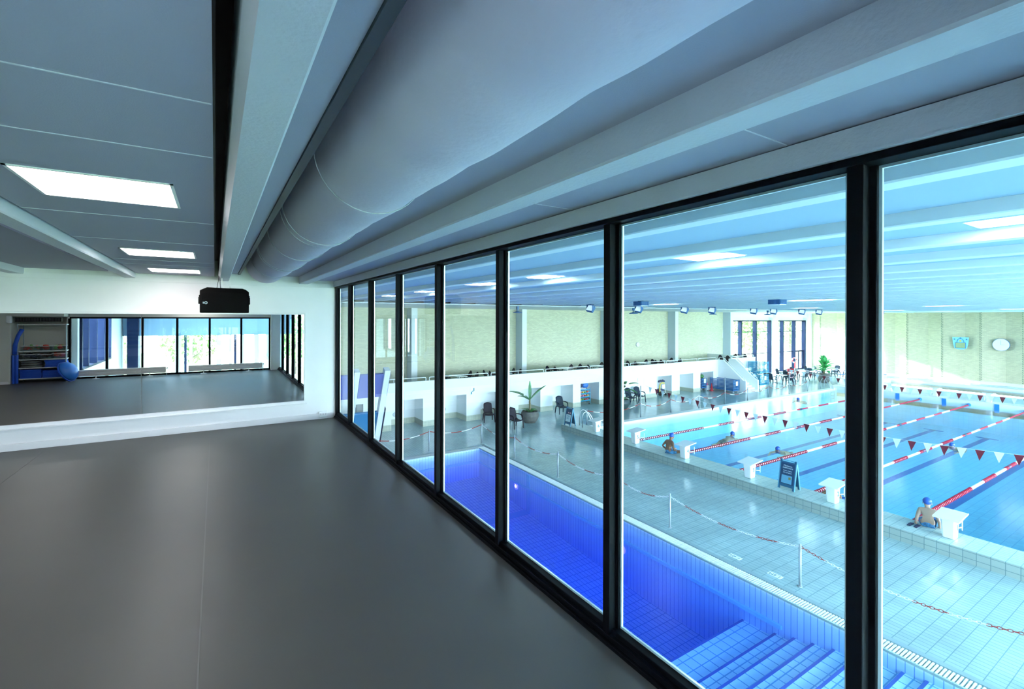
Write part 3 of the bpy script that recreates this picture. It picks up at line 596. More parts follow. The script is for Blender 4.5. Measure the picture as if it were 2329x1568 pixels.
# gallery
GY = 23.65
ops = [(4.6, 6.2), (7.6, 9.31), (10.52, 11.85), (12.74, 14.38), (15.29, 16.89), (17.82, 19.45), (20.09, 21.68), (22.36, 23.93), (27.29, 28.92), (29.81, 31.41), (32.29, 33.92)]
g = MB().box(XWST, 39.8, GY, YL, -2.47, -2.25).box(XWST, 34.55, GY, GY + .14, -2.25, -1.56).box(36.3, 39.8, GY, GY + .14, -2.25, -1.56).box(XWST, 36.3, 24.9, 25.05, D, -2.47).box(39.66, 39.8, GY + .14, YL, -2.25, -1.56)
px = XWST; sk_ = MB()
for a, b in ops + [(34.55, 34.55)]:
    g.box(px, a, GY, 24.9, D, -2.47); sk_.box(px - .008, a + .008, GY - .008, 24.9, D, -3.66); px = b
sk_.box(XWST, 34.5, 24.885, 24.9, D, -3.66)
struct('gallery', g, 'hall_white', 'long white gallery with recesses below it', 'gallery')
struct('gallery_skirt', sk_, 'skirt_tile', 'beige tiled skirt at the foot of the gallery', 'wall base')
cap = MB().box(XWST, 34.6, GY - .015, GY + .16, -1.585, -1.555).box(36.3, 39.82, GY - .015, GY + .16, -1.585, -1.555)
struct('gallery_coping', cap, 'plastic_white', 'white coping on the gallery parapet', 'coping')
stw = MB()
for x0 in (34.55, 36.15): stw.prism([(x0, GY + .14, -1.56), (x0, 23.2, -1.56), (x0, 21.5, -3.02), (x0, 21.3, -3.05), (x0, 21.3, D), (x0, GY + .14, D)], (.15, 0, 0))
struct('stair_wall', stw, 'hall_white', 'two white sloping parapet walls of the gallery stairs', 'stair wall')
stp = MB()
for k in range(10): stp.box(34.7, 36.15, GY - (k + 1) * .235, GY - k * .235 + .001, D, -2.25 - (k + 1) * .155 + .0)
struct('gallery_stairs', stp, 'white_tile', 'white steps going down from the gallery to the deck', 'stairs')
def railing(x0, x1, lab, mid=True):
    r = thing('gallery_rail', lab, 'railing', (x0, GY + .07, -1.556), group='white rails on the gallery parapet'); w = x1 - x0
    MB().tube([(0.02, 0, 0), (.02, 0, .13), (.04, 0, .165), (.09, 0, .18), (w - .09, 0, .18), (w - .04, 0, .165), (w - .02, 0, .13), (w - .02, 0, 0)], .024, 8).build('rail_tube', 'plastic_white', r, smooth=True)
    if mid: MB().tube([(w / 2, 0, 0), (w / 2, 0, .17)], .016, 8).build('rail_post', 'plastic_white', r, smooth=True)
rl = [(2.3, 5.85), (5.98, 9.51), (9.66, 13.28), (13.44, 17.19), (17.31, 20.80), (20.93, 24.51), (24.64, 28.23), (28.38, 31.95), (32.10, 34.36)]
for i, (a, b) in enumerate(rl): railing(a, b, 'white tube rail on the gallery parapet, %s from the left' % ORD[i], i < 8)
railing(36.5, 39.65, 'white tube rail on the short gallery part right of the stairs')
for x0, t in ((34.62, 'left'), (36.22, 'right')):
    r = thing('stair_handrail', 'white handrail on the %s sloping stair wall' % t, 'handrail', (x0, GY, -1.56), group='stair handrails')
    MB().tube([(0, -.05, 0), (0, -.05, .15), (0, -.12, .19), (0, -.42, .19), (0, -2.12, -1.24), (0, -2.26, -1.32), (0, -2.27, -1.5)], .024, 8).build('rail_tube', 'plastic_white', r, smooth=True)
    for yy, zz in ((-.45, 0), (-1.3, -.72)): MB().tube([(0, yy, zz), (0, yy, zz + .17)], .014, 6).build('rail_post', 'plastic_white', r)
dpn = thing('door_2', 'flat white door panel in the gallery wall beyond the dark chairs', 'door', (25.3, GY, D), kind='structure')
MB().box(0, .04, -.02, 0, .3, 1.5).box(.62, .66, -.02, 0, .3, 1.5).box(0, .66, -.02, 0, 1.46, 1.5).build('door_frame', 'white_tile', dpn)
MB().box(.04, .62, -.01, 0, .3, 1.46).build('door_panel', 'clock_white', dpn)
sg = thing('wall_sign', 'small framed notice on the gallery wall above the brown chair', 'sign', (12.24, GY, -2.55)); MB().box(-.16, .16, -.02, 0, 0, .46).build('sign_plate', 'plastic_white', sg)
MB().box(-.13, -.05, -.024, -.02, .06, .2).box(.02, .1, -.024, -.02, .24, .40).box(-.06, .04, -.024, -.02, .2, .26).build('sign_print', 'digit_green', sg)
for x, t in ((8.2, 'left'), (11.05, 'right')):
    v_ = thing('wall_vent', 'round grey vent low on the back wall of a recess, %s one' % t, 'vent', (x, 24.9, -3.42), group='round vents in the recesses'); MB().lathe([(.12, 0), (.12, .02), (.09, .03)], n=18, M=Matrix.Rotation(pi/2, 4, 'X')).build('vent_cover', 'steel_matt', v_)
# clocks and crest
c_ = thing('wall_clock', 'small round white clock on the brick wall above the gallery', 'clock', (30.25, YL, -.44)); RX = Matrix.Rotation(pi/2, 4, 'X')
MB().lathe([(.19, 0), (.19, .08), (.17, .09)], n=24, M=RX).build('clock_case', 'clock_white', c_); MB().lathe([(.198, 0), (.198, .07)], n=24, M=RX).build('clock_rim', 'steel_matt', c_)
c_ = thing('wall_clock', 'big round white clock on the end wall, right of the blue crest', 'clock', (XE - .36, 12.15, -.42)); RY = Matrix.Rotation(-pi/2, 4, 'Y')
MB().lathe([(.52, 0), (.52, .10), (.48, .12)], n=32, M=RY).build('clock_case', 'clock_white', c_); MB().lathe([(.54, 0), (.54, .08)], n=32, M=RY).build('clock_rim', 'crest_line', c_)
MB().box(-.14, -.12, -.01, .01, 0, .36).box(-.14, -.12, -.24, 0, -.01, .01).build('clock_hand', 'steel_matt', c_)
c_ = thing('crest', 'light blue shield crest with a tan tower on the end wall', 'crest', (XE - .40, 14.75, -.42))
def shield(w, h, x): return [(x, -w, h), (x, w, h), (x, w * .92, 0), (x, w * .75, -h * .75), (x, w * .35, -h * .98), (x, -w * .35, -h * .98), (x, -w * .75, -h * .75), (x, -w * .92, 0)]
MB().prism(shield(.56, .56, 0), (-.04, 0, 0)).build('shield', 'crest_blue', c_)
MB().prism([(-.05, -.33, -.40), (-.05, .33, -.40), (-.05, .33, .06), (-.05, -.33, .06)], (-.02, 0, 0)).build('tower', 'crest_tan', c_)
MB().box(-.085, -.05, -.36, .36, -.44, -.40).box(-.085, -.05, -.36, -.33, -.42, .08).box(-.085, -.05, .33, .36, -.42, .08).box(-.085, -.05, -.36, .36, .05, .08).tube([(-.07, .24 * cos(a), .08 + .36 * sin(a)) for a in [pi * i / 12 for i in range(13)]], .018, 6).build('tower_outline', 'crest_line', c_)
MB().box(-.06, -.04, -.06, .06, .15, .30).build('tower_gate', 'yellow_stuff', c_)
for a_ in (-.46, .36): MB().box(-.06, -.04, a_, a_ + .1, .32, .42).build('shield_star', 'crest_line', c_)
MB().box(-.06, -.04, -.05, .05, .44, .52).build('shield_star', 'crest_line', c_)
# ================================================================ POOL FURNITURE
# starting blocks
def block(digit, loc, lab, far=False):
    b_ = thing('starting_block', lab, 'starting block', loc, pi if far else 0, group='far starting blocks' if far else 'starting blocks on the near platform')
    p_ = MB().add([(-.12, -.12, 0), (.13, -.12, 0), (.13, .12, 0), (-.12, .12, 0), (-.17, -.14, .50), (.17, -.14, .53), (.17, .14, .53), (-.17, .14, .50)], [(0, 3, 2, 1), (4, 5, 6, 7), (0, 1, 5, 4), (1, 2, 6, 5), (2, 3, 7, 6), (3, 0, 4, 7)]).build('pedestal', 'plastic_white', b_, bevel=.03)
    MB().prism([(-.30, -.26, .50), (.36, -.26, .575), (.36, -.26, .61), (-.30, -.26, .535)], (0, .52, 0)).build('step_plate', 'plastic_white', b_, bevel=.006)
    MB().tube([(.18, -.12, .24), (.42, -.12, .20), (.42, .12, .20), (.18, .12, .24)], .013, 7).tube([(.42, -.12, .12), (.42, -.12, .40)], .013, 7).tube([(.42, .12, .12), (.42, .12, .40)], .013, 7).build('backstroke_grip', 'plastic_white', b_, smooth=True)
    if digit: text('block_number', digit, .20, 'digit_green', b_, (.0, -.146, .29), (pi/2 - .03, 0, 0), .004)
BL = [('6', 17.10), ('5', 14.62), ('4', 12.06), ('3', 9.42), ('2', 6.84), ('1', 4.20)]
for i, (d, y) in enumerate(BL):
    block(d if d != '1' else '1', (15.52, y, -3.65), ('white starting block numbered %s on the near platform' % d) if i < 4 else ('white starting block half hidden by the wide dark mullion', 'white starting block farthest right, by the bare right edge')[i - 4])
for i, (d, y) in enumerate(BL): block(None, (41.75, y, -3.48), 'pale starting block at the far pool end, %s from the left' % ORD[i], True)
# lane ropes
def rope(y, lab):
    r = thing('lane_rope', lab, 'lane rope', (16.06, y, WL + .01), group='lane ropes')
    L = 25.1
    MB().tube([(0, 0, .0), (L, 0, 0)], .008, 5).build('rope_cable', 'steel', r)
    segs = []; x = .15; col = 0
    segs.append((x, 4.8, 0)); x = 4.8; c = 1
    while x < 20.2: segs.append((x, x + 1.28, c)); x += 1.28; c = 1 - c
    segs.append((x, L - .25, 0))
    for a, b, c in segs:
        m_ = MB(); xx = a; near = a < 12
        if c == 0 and near:
            while xx < b - .02: m_.lathe([(.022, 0), (.058, .010), (.062, .028), (.03, .048)], (xx, 0, 0), 8, 0, Matrix.Rotation(pi/2, 4, 'Y')); xx += .125
            m_.build('red_floats', 'rope_red', r)
            m_ = MB().tube([(a, 0, 0), (b, 0, 0)], .026, 8); m_.build('float_core', 'rope_white', r)
        else:
            MB().tube([(a, 0, 0), (b, 0, 0)], .044, 10).build('white_floats' if c else 'red_floats', 'rope_white' if c else 'rope_red', r)
    for xx in (9.0, 14.1): MB().tube([(xx, 0, 0), (xx + .25, 0, 0)], .056, 8).build('marker_float', 'rope_dark', r)
    MB().ball((L - .12, 0, .02), .11, (1.3, 1, .8), 10, 6).build('end_buoy', 'lane_board', r, smooth=True)
for i, y in enumerate((15.14, 12.68, 10.2, 7.66, 5.14)):
    rope(y, 'red and white lane rope, ' + ('farthest left, starting beside block 5', 'starting beside block 4', 'starting beside block 3', 'starting under the block cut by the mullion', 'nearest, running to the right edge of the photo')[i])
# pennant lines
def pennants(X, y0, y1, za, sag, lab, n, big):
    f_ = thing('pennant_line', lab, 'pennant line', (X, 0, 0), group='backstroke pennant lines')
    zz = lambda y: za - sag * (1 - ((2 * (y - y0) / (y1 - y0)) - 1) ** 2)
    MB().tube([(0, y0 + (y1 - y0) * i / 40, zz(y0 + (y1 - y0) * i / 40)) for i in range(41)], .006, 5).build('pennant_cord', 'chain_white', f_)
    y = 18.75; k = 0
    while y > y1 + .2:
        if y < y0 - .1:
            z = zz(y); c = k % 2 == 0; rr = random.uniform(-.03, .03); w = .125
            MB().prism([(0, y - w, zz(y - w) + .004), (0, y + w, zz(y + w) + .004), (rr, y + .01, z - .345)], (.003, 0, 0)).build('pennant', 'flag_red' if not c else 'flag_white', f_)
        y -= .4445; k += 1
pennants(21.1, 19.12, 1.2, -2.12, .53, 'nearer line of dark red and white pennants across the big pool', 38, True)
pennants(36.2, 19.12, 1.2, -1.98, .50, 'farther line of small red and white pennants across the big pool', 38, False)
# posts and chains
def post(x, y, h, lab, grp):
    p_ = thing('barrier_post', lab, 'post', (x, y, D), group=grp)
    MB().tube([(0, 0, 0), (0, 0, h)], .027, 10).build('post_tube', 'steel_matt', p_, smooth=True); MB().lathe([(.05, 0), (.05, .012), (.028, .016)], n=12).build('base_flange', 'steel_matt', p_)
    if h < 1.2: MB().ball((0, 0, h), .026, (1, 1, .6), 10, 6).build('post_cap', 'steel_matt', p_, smooth=True)
def chain(a, b, sag, lab, grp, links=True, off=0):
    a, b = Vector(a), Vector(b); c_ = thing('barrier_chain', lab, 'chain', tuple(a), group=grp); d = b - a; L = d.length
    P = lambda t: d * t + Vector((0, 0, -sag * 4 * t * (1 - t)))
    ns = max(4, round(L / .47)); 
    for s in range(ns):
        m_ = MB(); red = (s + off) % 2 == 0
        if links:
            nl = max(3, round(L / ns / .062))
            for j in range(nl):
                t = (s + (j + .5) / nl) / ns; p = P(t); tg = (P(min(1, t + .01)) - P(max(0, t - .01))).normalized()
                u = tg.cross(Vector((0, 0, 1))).normalized(); v = u.cross(tg); w = (u * .8 + v * .6) if j % 2 else (u * .6 - v * .8)
                m_.tube([p + tg * .040 * cos(q) + w * .020 * sin(q) for q in [2 * pi * i / 8 for i in range(8)]], .0055, 4, closed=True)
        else:
            m_.tube([P((s + j / 4) / ns) for j in range(5)], .017, 5)
        m_.build('red_links' if red else 'white_links', 'chain_red' if red else 'chain_white', c_)
lx = [16.70, 20.75, 23.35, 26.0, 28.72, 31.3, 33.9, 36.65, 39.3]
tall = {20.75, 28.72, 36.65}
for i, x in enumerate(lx): post(x, 19.15, 1.86 if x in tall else .92, ('tall' if x in tall else 'short') + ' steel post left of the big pool, %s from the near end' % ORD[i], 'posts left of the big pool')
for i, (a, b) in enumerate(zip(lx, lx[1:])): chain((a, 19.15, D + .84), (b, 19.15, D + .84), .26, 'red and white chain left of the big pool, %s span from the near end' % ORD[i], 'chains left of the big pool', False, i)
np_ = [(5.2, 19.15), (7.82, 19.15), (10.38, 19.15), (10.41, 16.37), (10.48, 13.58), (10.54, 10.75), (10.60, 8.05), (10.66, 5.33), (10.7, 1.95)]
np_[6] = (10.60, 8.72)
for i, (x, y) in enumerate(np_): post(x, y, .93 if i < 7 else .90, 'steel post beside the near blue pool, ' + ('behind the climbing wall', 'second from the left', 'at the far corner of the pool', 'first along the long side after the corner', 'third from the corner', 'hidden beside the black mullion', 'standing left of the depth plates', 'nearest one, right of the depth plates', 'just outside the right edge')[i], 'posts round the near pool')
for i, (a, b) in enumerate(zip(np_, np_[1:])):
    chain((*a, D + .86), (*b, D + .86), .20, 'red and white chain by the blue pool, ' + ('behind the climbing wall', 'left of the far corner post', 'first span along the long side', 'second span along the long side', 'third span, reaching the black mullion', 'fourth span along the long side', 'fifth span above the depth plates', 'last span at the right edge')[i], 'chains round the near pool', i > 1, i + 1)
# A-frame signs
def aframe(loc, rz, lab, kind):
    s_ = thing('a_frame_sign', lab, 'sign', loc, rz); H, w = .86, .25
    for sx in (-1, 1):
        M_ = Matrix.Translation((sx * .17, 0, 0)) @ Matrix.Rotation(-sx * .19, 4, 'Y')
        m_ = MB().box(-.012, .012, -w, w, .10, H, 0, M_).box(-.014, .014, -w, -w + .06, 0, .14, 0, M_).box(-.014, .014, w - .06, w, 0, .14, 0, M_)
        m_.prism([(-.013, -w, .08), (-.013, w, .08), (-.013, w - .09, .10), (-.013, 0, .15), (-.013, -w + .09, .10)], (.026, 0, 0), 0, M_)
        pnl = m_.build('sign_leaf', 'sign_blue', s_, bevel=.006)
        for yy in (-1, 1): MB().box(-.02, .02, yy * w - .012, yy * w + .012, 0, H, 0, M_).build('leaf_edge', 'sheet_blue', s_)
        if sx < 0:
            MB().box(-.017, -.012, -w + .04, w - .04, .17, H - .04, 0, M_).build('sign_panel', 'sign_panel', s_)
            if kind == 'text':
                MB().box(-.021, -.017, -.15, .17, .19, .44, 0, M_).build('notice_sheet', 'sheet_blue', s_)
                for t_, yy, z_, sz in (('Motions-', 0, .735, .075), ('svømmere', 0, .675, .075), ('Svøm i højre', 0, .585, .052), ('side af banen', 0, .525, .052)):
                    o = text('sign_lettering', t_, sz, 'sign_text', s_, tuple(M_ @ Vector((-.020, yy, z_))), (0, 0, 0), .001)
                    o.rotation_euler = (Matrix.Rotation(.19, 3, 'Y') @ Matrix(((0, 0, -1), (-1, 0, 0), (0, 1, 0)))).to_euler()
                MB().box(-.023, -.021, -.12, -.05, .32, .40, 0, M_).build('sheet_print', 'olive_stuff', s_)
            else:
                MB().box(-.021, -.017, -.18, .18, .20, .56, 0, M_).build('notice_sheet', 'sheet_paper', s_)
                MB().box(-.021, -.017, -.16, -.06, .62, .68, 0, M_).box(-.021, -.017, 0, .06, .62, .68, 0, M_).build('notice_symbols', 'towel_pink', s_)
                MB().box(-.023, -.021, -.10, .10, .46, .50, 0, M_).box(-.023, -.021, -.12, .12, .40, .42, 0, M_).box(-.023, -.021, -.10, .12, .34, .36, 0, M_).build('sheet_print', 'sheet_blue', s_)
    MB().box(-.03, .03, -w - .005, -w + .06, H - .03, H + .05).box(-.03, .03, w - .06, w + .005, H - .03, H + .05).build('hinge_block', 'sign_blue', s_, bevel=.006)
    MB().tube([(0, -w + .05, H + .03), (0, w - .05, H + .03)], .01, 6).build('carry_bar', 'sheet_blue', s_)
aframe((15.58, 8.14, -3.65), 0, 'dark blue A-frame sign with lettering and a notice, right of block 3', 'text')
aframe((15.27, 18.80, -3.65), 0, 'dark blue A-frame sign with a white sheet at the far left end of the platform', 'sheet')
# pool ladders
def ladder(loc, rz, lab):
    l_ = thing('pool_ladder', lab, 'pool ladder', loc, rz)
    for y in (-.27, .27): MB().tube([(-.55, y, 0), (-.55, y, .55), (-.50, y, .70), (-.38, y, .78), (-.25, y, .74), (-.12, y, .58), (.12, y, .12), (.16, y, 0), (.16, y, -1.1)], .02, 8).build('handrail', 'steel', l_, smooth=True)
    for z in (-.25, -.5, -.75): MB().box(.11, .21, -.27, .27, z, z + .03).build('tread', 'steel_matt', l_)
ladder((16.10, 18.10, -3.65), radians(-25), 'steel pool ladder behind starting block 6')
ladder((40.5, 18.05, -3.66), radians(-90), 'steel pool ladder at the far left corner of the big pool')
# chairs
def armchair(name, m, lab, cat='chair', rounded=False):
    t = thing(name, lab, cat)
    MB().grid(lambda u, v: (-.23 + .46 * u, (-.24 + .48 * v) * (1 - .06 * u), .43 - .02 * sin(pi * v) - .02 * u), 5, 5).build('seat', m, t, smooth=True, solid=.03)
    h = .50 if not rounded else .42
    MB().grid(lambda u, v: (-.22 - .16 * u - .04 * (1 - abs(2 * v - 1) ** 2), (-.23 + .46 * v) * (1 + .05 * u) * (1 - (.35 if rounded else .16) * max(0, u - .6) ** 2 * 6 * .5), .42 + (h + .08) * u - (.16 if rounded else .07) * (2 * v - 1) ** 2 * u), 7, 8).build('backrest', m, t, smooth=True, solid=.025)
    for s_ in (-1, 1):
        MB().tube([(-.30, s_ * .27, .66), (-.10, s_ * .30, .67), (.12, s_ * .30, .66), (.22, s_ * .29, .60), (.25, s_ * .28, .42)], [.026, .032, .034, .032, .026], 8).build('armrest', m, t, smooth=True)
        MB().tube([(.20, s_ * .24, .44), (.25, s_ * .28, .40), (.29, s_ * .30, 0)], [.036, .036, .027], 6).build('leg', m, t)
        MB().tube([(-.20, s_ * .22, .44), (-.26, s_ * .25, .36), (-.34, s_ * .27, 0)], [.036, .036, .027], 6).build('leg', m, t)
    return t
DC = armchair('plastic_armchair', 'chair_dark', 'x'); BC = armchair('plastic_armchair', 'chair_brown', 'x'); GC = armchair('gallery_chair', 'chair_brown', 'x', rounded=True); GC.scale = (.9, .86, 1)
used = set()
def put(proto, x, y, z, rz, lab, grp=None):
    if proto.name not in used:
        used.add(proto.name); proto.location = (x, y, z); proto.rotation_euler = (0, 0, rz); proto['label'] = lab
        if grp: proto['group'] = grp
        return proto
    return dup(proto, (x, y, z), rz, lab, grp)
put(BC, 12.88, 22.95, D, -1.9, 'dark brown plastic armchair facing the pool under the wall notice', 'armchairs along the gallery wall')
put(BC, 13.35, 20.9, D, -1.5, 'dark brown plastic armchair left of the banana plant pot', 'armchairs along the gallery wall')
put(BC, 13.9, 22.7, D, -1.9, 'dark plastic armchair half hidden behind the banana plant pot', 'armchairs along the gallery wall')
put(DC, 17.72, 22.6, D, -1.75, 'dark blue-grey armchair alone by the wall, right of the banana plant', 'armchairs along the gallery wall')
put(DC, 23.75, 22.8, D, -1.7, 'left one of two dark armchairs beside the second planter', 'armchairs along the gallery wall')
put(DC, 24.75, 22.95, D, -1.75, 'right one of two dark armchairs beside the second planter', 'armchairs along the gallery wall')
# gallery tables and chairs
def gtable(x, y, z, lab, grp, w=.42, l=.62, top='table_white', leg='steel_matt'):
    t = thing('cafe_table', lab, 'table', (x, y, z), group=grp)
    MB().box(-w, w, -l, l, .715, .74).build('table_top', top, t, bevel=.01)
    MB().tube([(0, 0, .03), (0, 0, .715)], .03, 8).box(-.03, .03, -.3, .3, .69, .715).build('pedestal', leg, t)
    MB().box(-.30, .30, -.03, .03, 0, .035).box(-.03, .03, -.36, .36, 0, .035).build('foot', leg, t, bevel=.008)
GF = -2.25
gx = [8.7, 11.79, 14.7, 18.0 + 1.45, 22.2, 26.75, 29.0 + .55, 37.83]
for i, x in enumerate((11.79, 14.75, 19.45, 22.2, 26.72, 29.4, 37.85)):
    gtable(x, 24.55, GF, 'white table on the gallery, %s from the left' % ORD[i], 'tables on the gallery', .34, .55)
gch = [(11.08, 24.9, 0), (11.12, 24.25, 0), (12.45, 24.9, pi), (12.5, 24.28, pi), (14.0, 24.85, 0), (14.05, 24.3, 0), (15.42, 24.9, pi), (15.5, 24.34, pi), (18.74, 24.95, 0), (18.85, 24.36, 0), (20.05, 24.9, pi), (20.15, 24.32, pi), (21.5, 24.9, 0), (21.56, 24.24, 0), (22.9, 25.0, pi), (22.9, 24.3, pi), (26.05, 24.95, 0), (26.1, 24.3, 0), (27.3, 24.9, pi), (27.42, 24.23, pi), (28.65, 24.88, 0), (28.8, 24.3, 0), (30.15, 24.9, pi), (30.2, 24.2, pi), (37.1, 24.9, 0), (37.0, 24.25, 0), (38.6, 24.9, pi), (38.65, 24.15, pi)]
tb = ['first', 'first', 'first', 'first', 'second', 'second', 'second', 'second']
for i, (x, y, r) in enumerate(gch):
    q = i // 4; w_ = ('back left', 'front left', 'back right', 'front right')[i % 4]
    where = 'at the gallery table right of the stairs' if q == 6 else 'at the %s gallery table from the left' % ORD[q]
    y += .06 if i % 2 == 0 else -.04
    put(GC, x, y, GF, r + random.uniform(-.08, .08), 'dark round-backed chair, %s seat %s' % (w_, where), 'chairs on the gallery')
# cafe corner
for i, (x, y) in enumerate(((42.6, 23.3), (45.2, 23.1), (47.9, 23.3), (50.0, 23.0), (52.3, 23.1))):
    gtable(x, y, D, 'white table of the deck cafe corner, %s from the left' % ORD[i], 'tables of the deck cafe corner', .40, .70)
cc = [(41.4, 23.1, 0), (42.1, 22.1, 1.57), (43.5, 22.6, 2.4), (42.9, 24.3, -1.5), (44.3, 23.3, 0), (45.0, 24.3, -1.57), (46.1, 22.75, 2.6), (46.4, 23.9, -2.2), (47.8, 22.2, 1.4), (47.9, 24.5, -1.6), (49.0, 23.6, .2), (50.2, 24.3, -1.6), (50.8, 22.4, 2.4), (51.5, 24.0, -.7), (53.2, 23.2, pi), (52.6, 21.9, 1.6)]
chs = []
for i, (x, y, r) in enumerate(cc):
    chs.append(put(DC, x, y, D, r, 'dark armchair of the deck cafe corner, %s from the left' % ORD[i], 'chairs of the deck cafe corner'))
def towel(x, y, z, rz, m, lab, w=.26, l=.34):
    t = thing('towel', lab, 'towel', (x, y, z), rz); MB().grid(lambda u, v: (-.10 - .17 * abs(u - .35) + .04 * u, (-w + 2 * w * v) + .015 * sin(9 * u), .02 - l * 1.6 * abs(u - .35) + .01 * sin(v * 14)), 10, 8).build('towel_cloth', m, t, smooth=True, solid=.012)
towel(42.1, 21.93, D + .99, 1.57, 'towel_pink', 'pink towel hanging over the second cafe chair back')
towel(46.4, 24.05, D + .99, -2.2, 'towel_red', 'large red towel over a cafe chair back', .3, .5)
towel(47.77, 22.03, D + .99, 1.4, 'towel_white', 'white striped towel over a cafe chair back')
towel(43.9, 22.9, D + .80, .5, 'red_stuff', 'small orange-red cloth lying by the second cafe table', .15, .1)
lb = thing('lifebuoy_stand', 'red and white lifebuoy stand in front of the glass door', 'lifebuoy', (53.2, 27.2, D)); lb.scale = (.75, .75, .85)
MB().tube([(0, 0, 0), (0, 0, 1.25)], .05, 8).lathe([(.2, 0), (.2, .03), (.06, .05)], n=14).build('stand_pole', 'plastic_white', lb)
MB().tube([(-.02, 0, .45), (-.02, 0, 1.1)], .06, 8).build('pole_sleeve', 'red_paint', lb)
for k in range(8): MB().tube([(-.08, .30 * cos(a), 1.45 + .30 * sin(a)) for a in [2 * pi * (k + j / 4) / 8 for j in range(5)]], .07, 8).build('ring_segment', 'red_paint' if k % 2 else 'plastic_white', lb, smooth=True)
# planters
def pot(name, loc, lab, m, r=.42, h=.55, grp=None):
    t = thing(name, lab, 'plant', loc, group=grp)
    MB().lathe([(r * .62, 0), (r * .85, h * .25), (r, h * .6), (r * .97, h * .85), (r * .88, h), (r * .80, h), (r * .80, h * .93)], n=28).build('pot', m, t, smooth=False)
    MB().lathe([(r * .80, h * .9), (r * .3, h * .95)], n=20).build('soil', 'soil', t)
    return t
def blade(t, m, base, az, L, w, up0, droop, n=10, tear=0, rnd=random):
    """curved leaf blade"""
    c, s_ = cos(az), sin(az); spine = []; p = Vector(base); e = up0
    for i in range(n + 1):
        spine.append((p.copy(), e)); p = p + Vector((c * cos(e), s_ * cos(e), sin(e))) * (L / n); e -= droop / n
    side = Vector((-s_, c, 0)); mb_ = MB(); vs = []; fs = []
    for i, (q, e) in enumerate(spine):
        u = i / n; ww = w * (sin(pi * min(1, u * .92 + .06)) ** .7); nrm = Vector((-c * sin(e), -s_ * sin(e), cos(e)))
        vs += [q - side * ww + nrm * ww * .28, q, q + side * ww + nrm * ww * .28]
    for i in range(n):
        a = i * 3
        if not (tear and rnd.random() < tear): fs.append((a, a + 1, a + 4, a + 3))
        if not (tear and rnd.random() < tear): fs.append((a + 1, a + 2, a + 5, a + 4))
    mb_.add(vs, fs); mb_.build('leaf', m, t, smooth=True, solid=.006, norm=False)
rnd = random.Random(3)
b1 = pot('banana_plant', (14.72, 21.6, D), 'banana plant with three upright torn leaves in a round grey pot', 'pot_clay', .50, .62)
MB().tube([(0, 0, .55), (.02, 0, .85), (0, .02, 1.12), (.01, 0, 1.28)], [.07, .06, .05, .035], 8).build('trunk', 'stem_brown', b1, smooth=True)
blade(b1, 'leaf_banana', (0, 0, 1.22), radians(146), 1.30, .26, .62, .55, 12, .12, rnd)
blade(b1, 'leaf_banana', (0, 0, 1.22), radians(-32), 1.2, .24, .80, .15, 12, .06, rnd)
blade(b1, 'leaf_banana', (0, 0, 1.22), radians(60), 1.05, .09, 1.52, .06, 10, 0, rnd)
blade(b1, 'leaf_banana', (0, 0, 1.20), radians(120), .8, .15, .45, .5, 10, .2, rnd)
for k in range(14): blade(b1, 'leaf_green', (.1 * cos(k), .1 * sin(k), .56), -1.2 + k * .45, .36 + .06 * (k % 3), .07, .8, 1.1, 6, 0, rnd)
b2 = pot('banana_plant', (21.85, 21.75, D), 'banana plant with broad drooping leaves in a dark pot, partly behind the mullion', 'pot_dark', .50, .62)
MB().tube([(0, 0, .55), (.02, 0, .9), (0, .02, 1.2)], [.08, .07, .04], 8).build('trunk', 'stem_brown', b2, smooth=True)
for a, L, w, e, dr_ in ((-30, 1.3, .17, .9, 1.2), (-60, 1.05, .15, .35, 1.0), (20, 1.0, .15, 1.0, 1.0), (90, 1.0, .14, 1.2, .8), (160, 1.0, .14, .8, 1.2), (230, .9, .13, .7, 1.0), (-10, .7, .12, .1, .8)):
    blade(b2, 'leaf_green', (0, 0, 1.15), radians(a), L, w, e, dr_, 10, .05, rnd)
for k in range(10): blade(b2, 'leaf_green', (.1 * cos(k), .1 * sin(k), .56), k * .65, .38, .07, .7, 1.1, 6, 0, rnd)
b3 = pot('banana_plant', (46.4, 21.2, D), 'big bright green leafy plant in a grey pot among the cafe tables', 'pot_clay', .52, .8)
MB().tube([(0, 0, .8), (0, 0, 1.6)], [.09, .05], 8).build('trunk', 'stem_brown', b3, smooth=True)
for k in range(26):
    blade(b3, 'leaf_bright', (0, 0, .95 + .045 * k * .7), k * 2.4, 1.05 - .012 * k, .20, .25 + .045 * k + .2 * (k % 3), 1.0 - .02 * k, 7, 0, rnd)
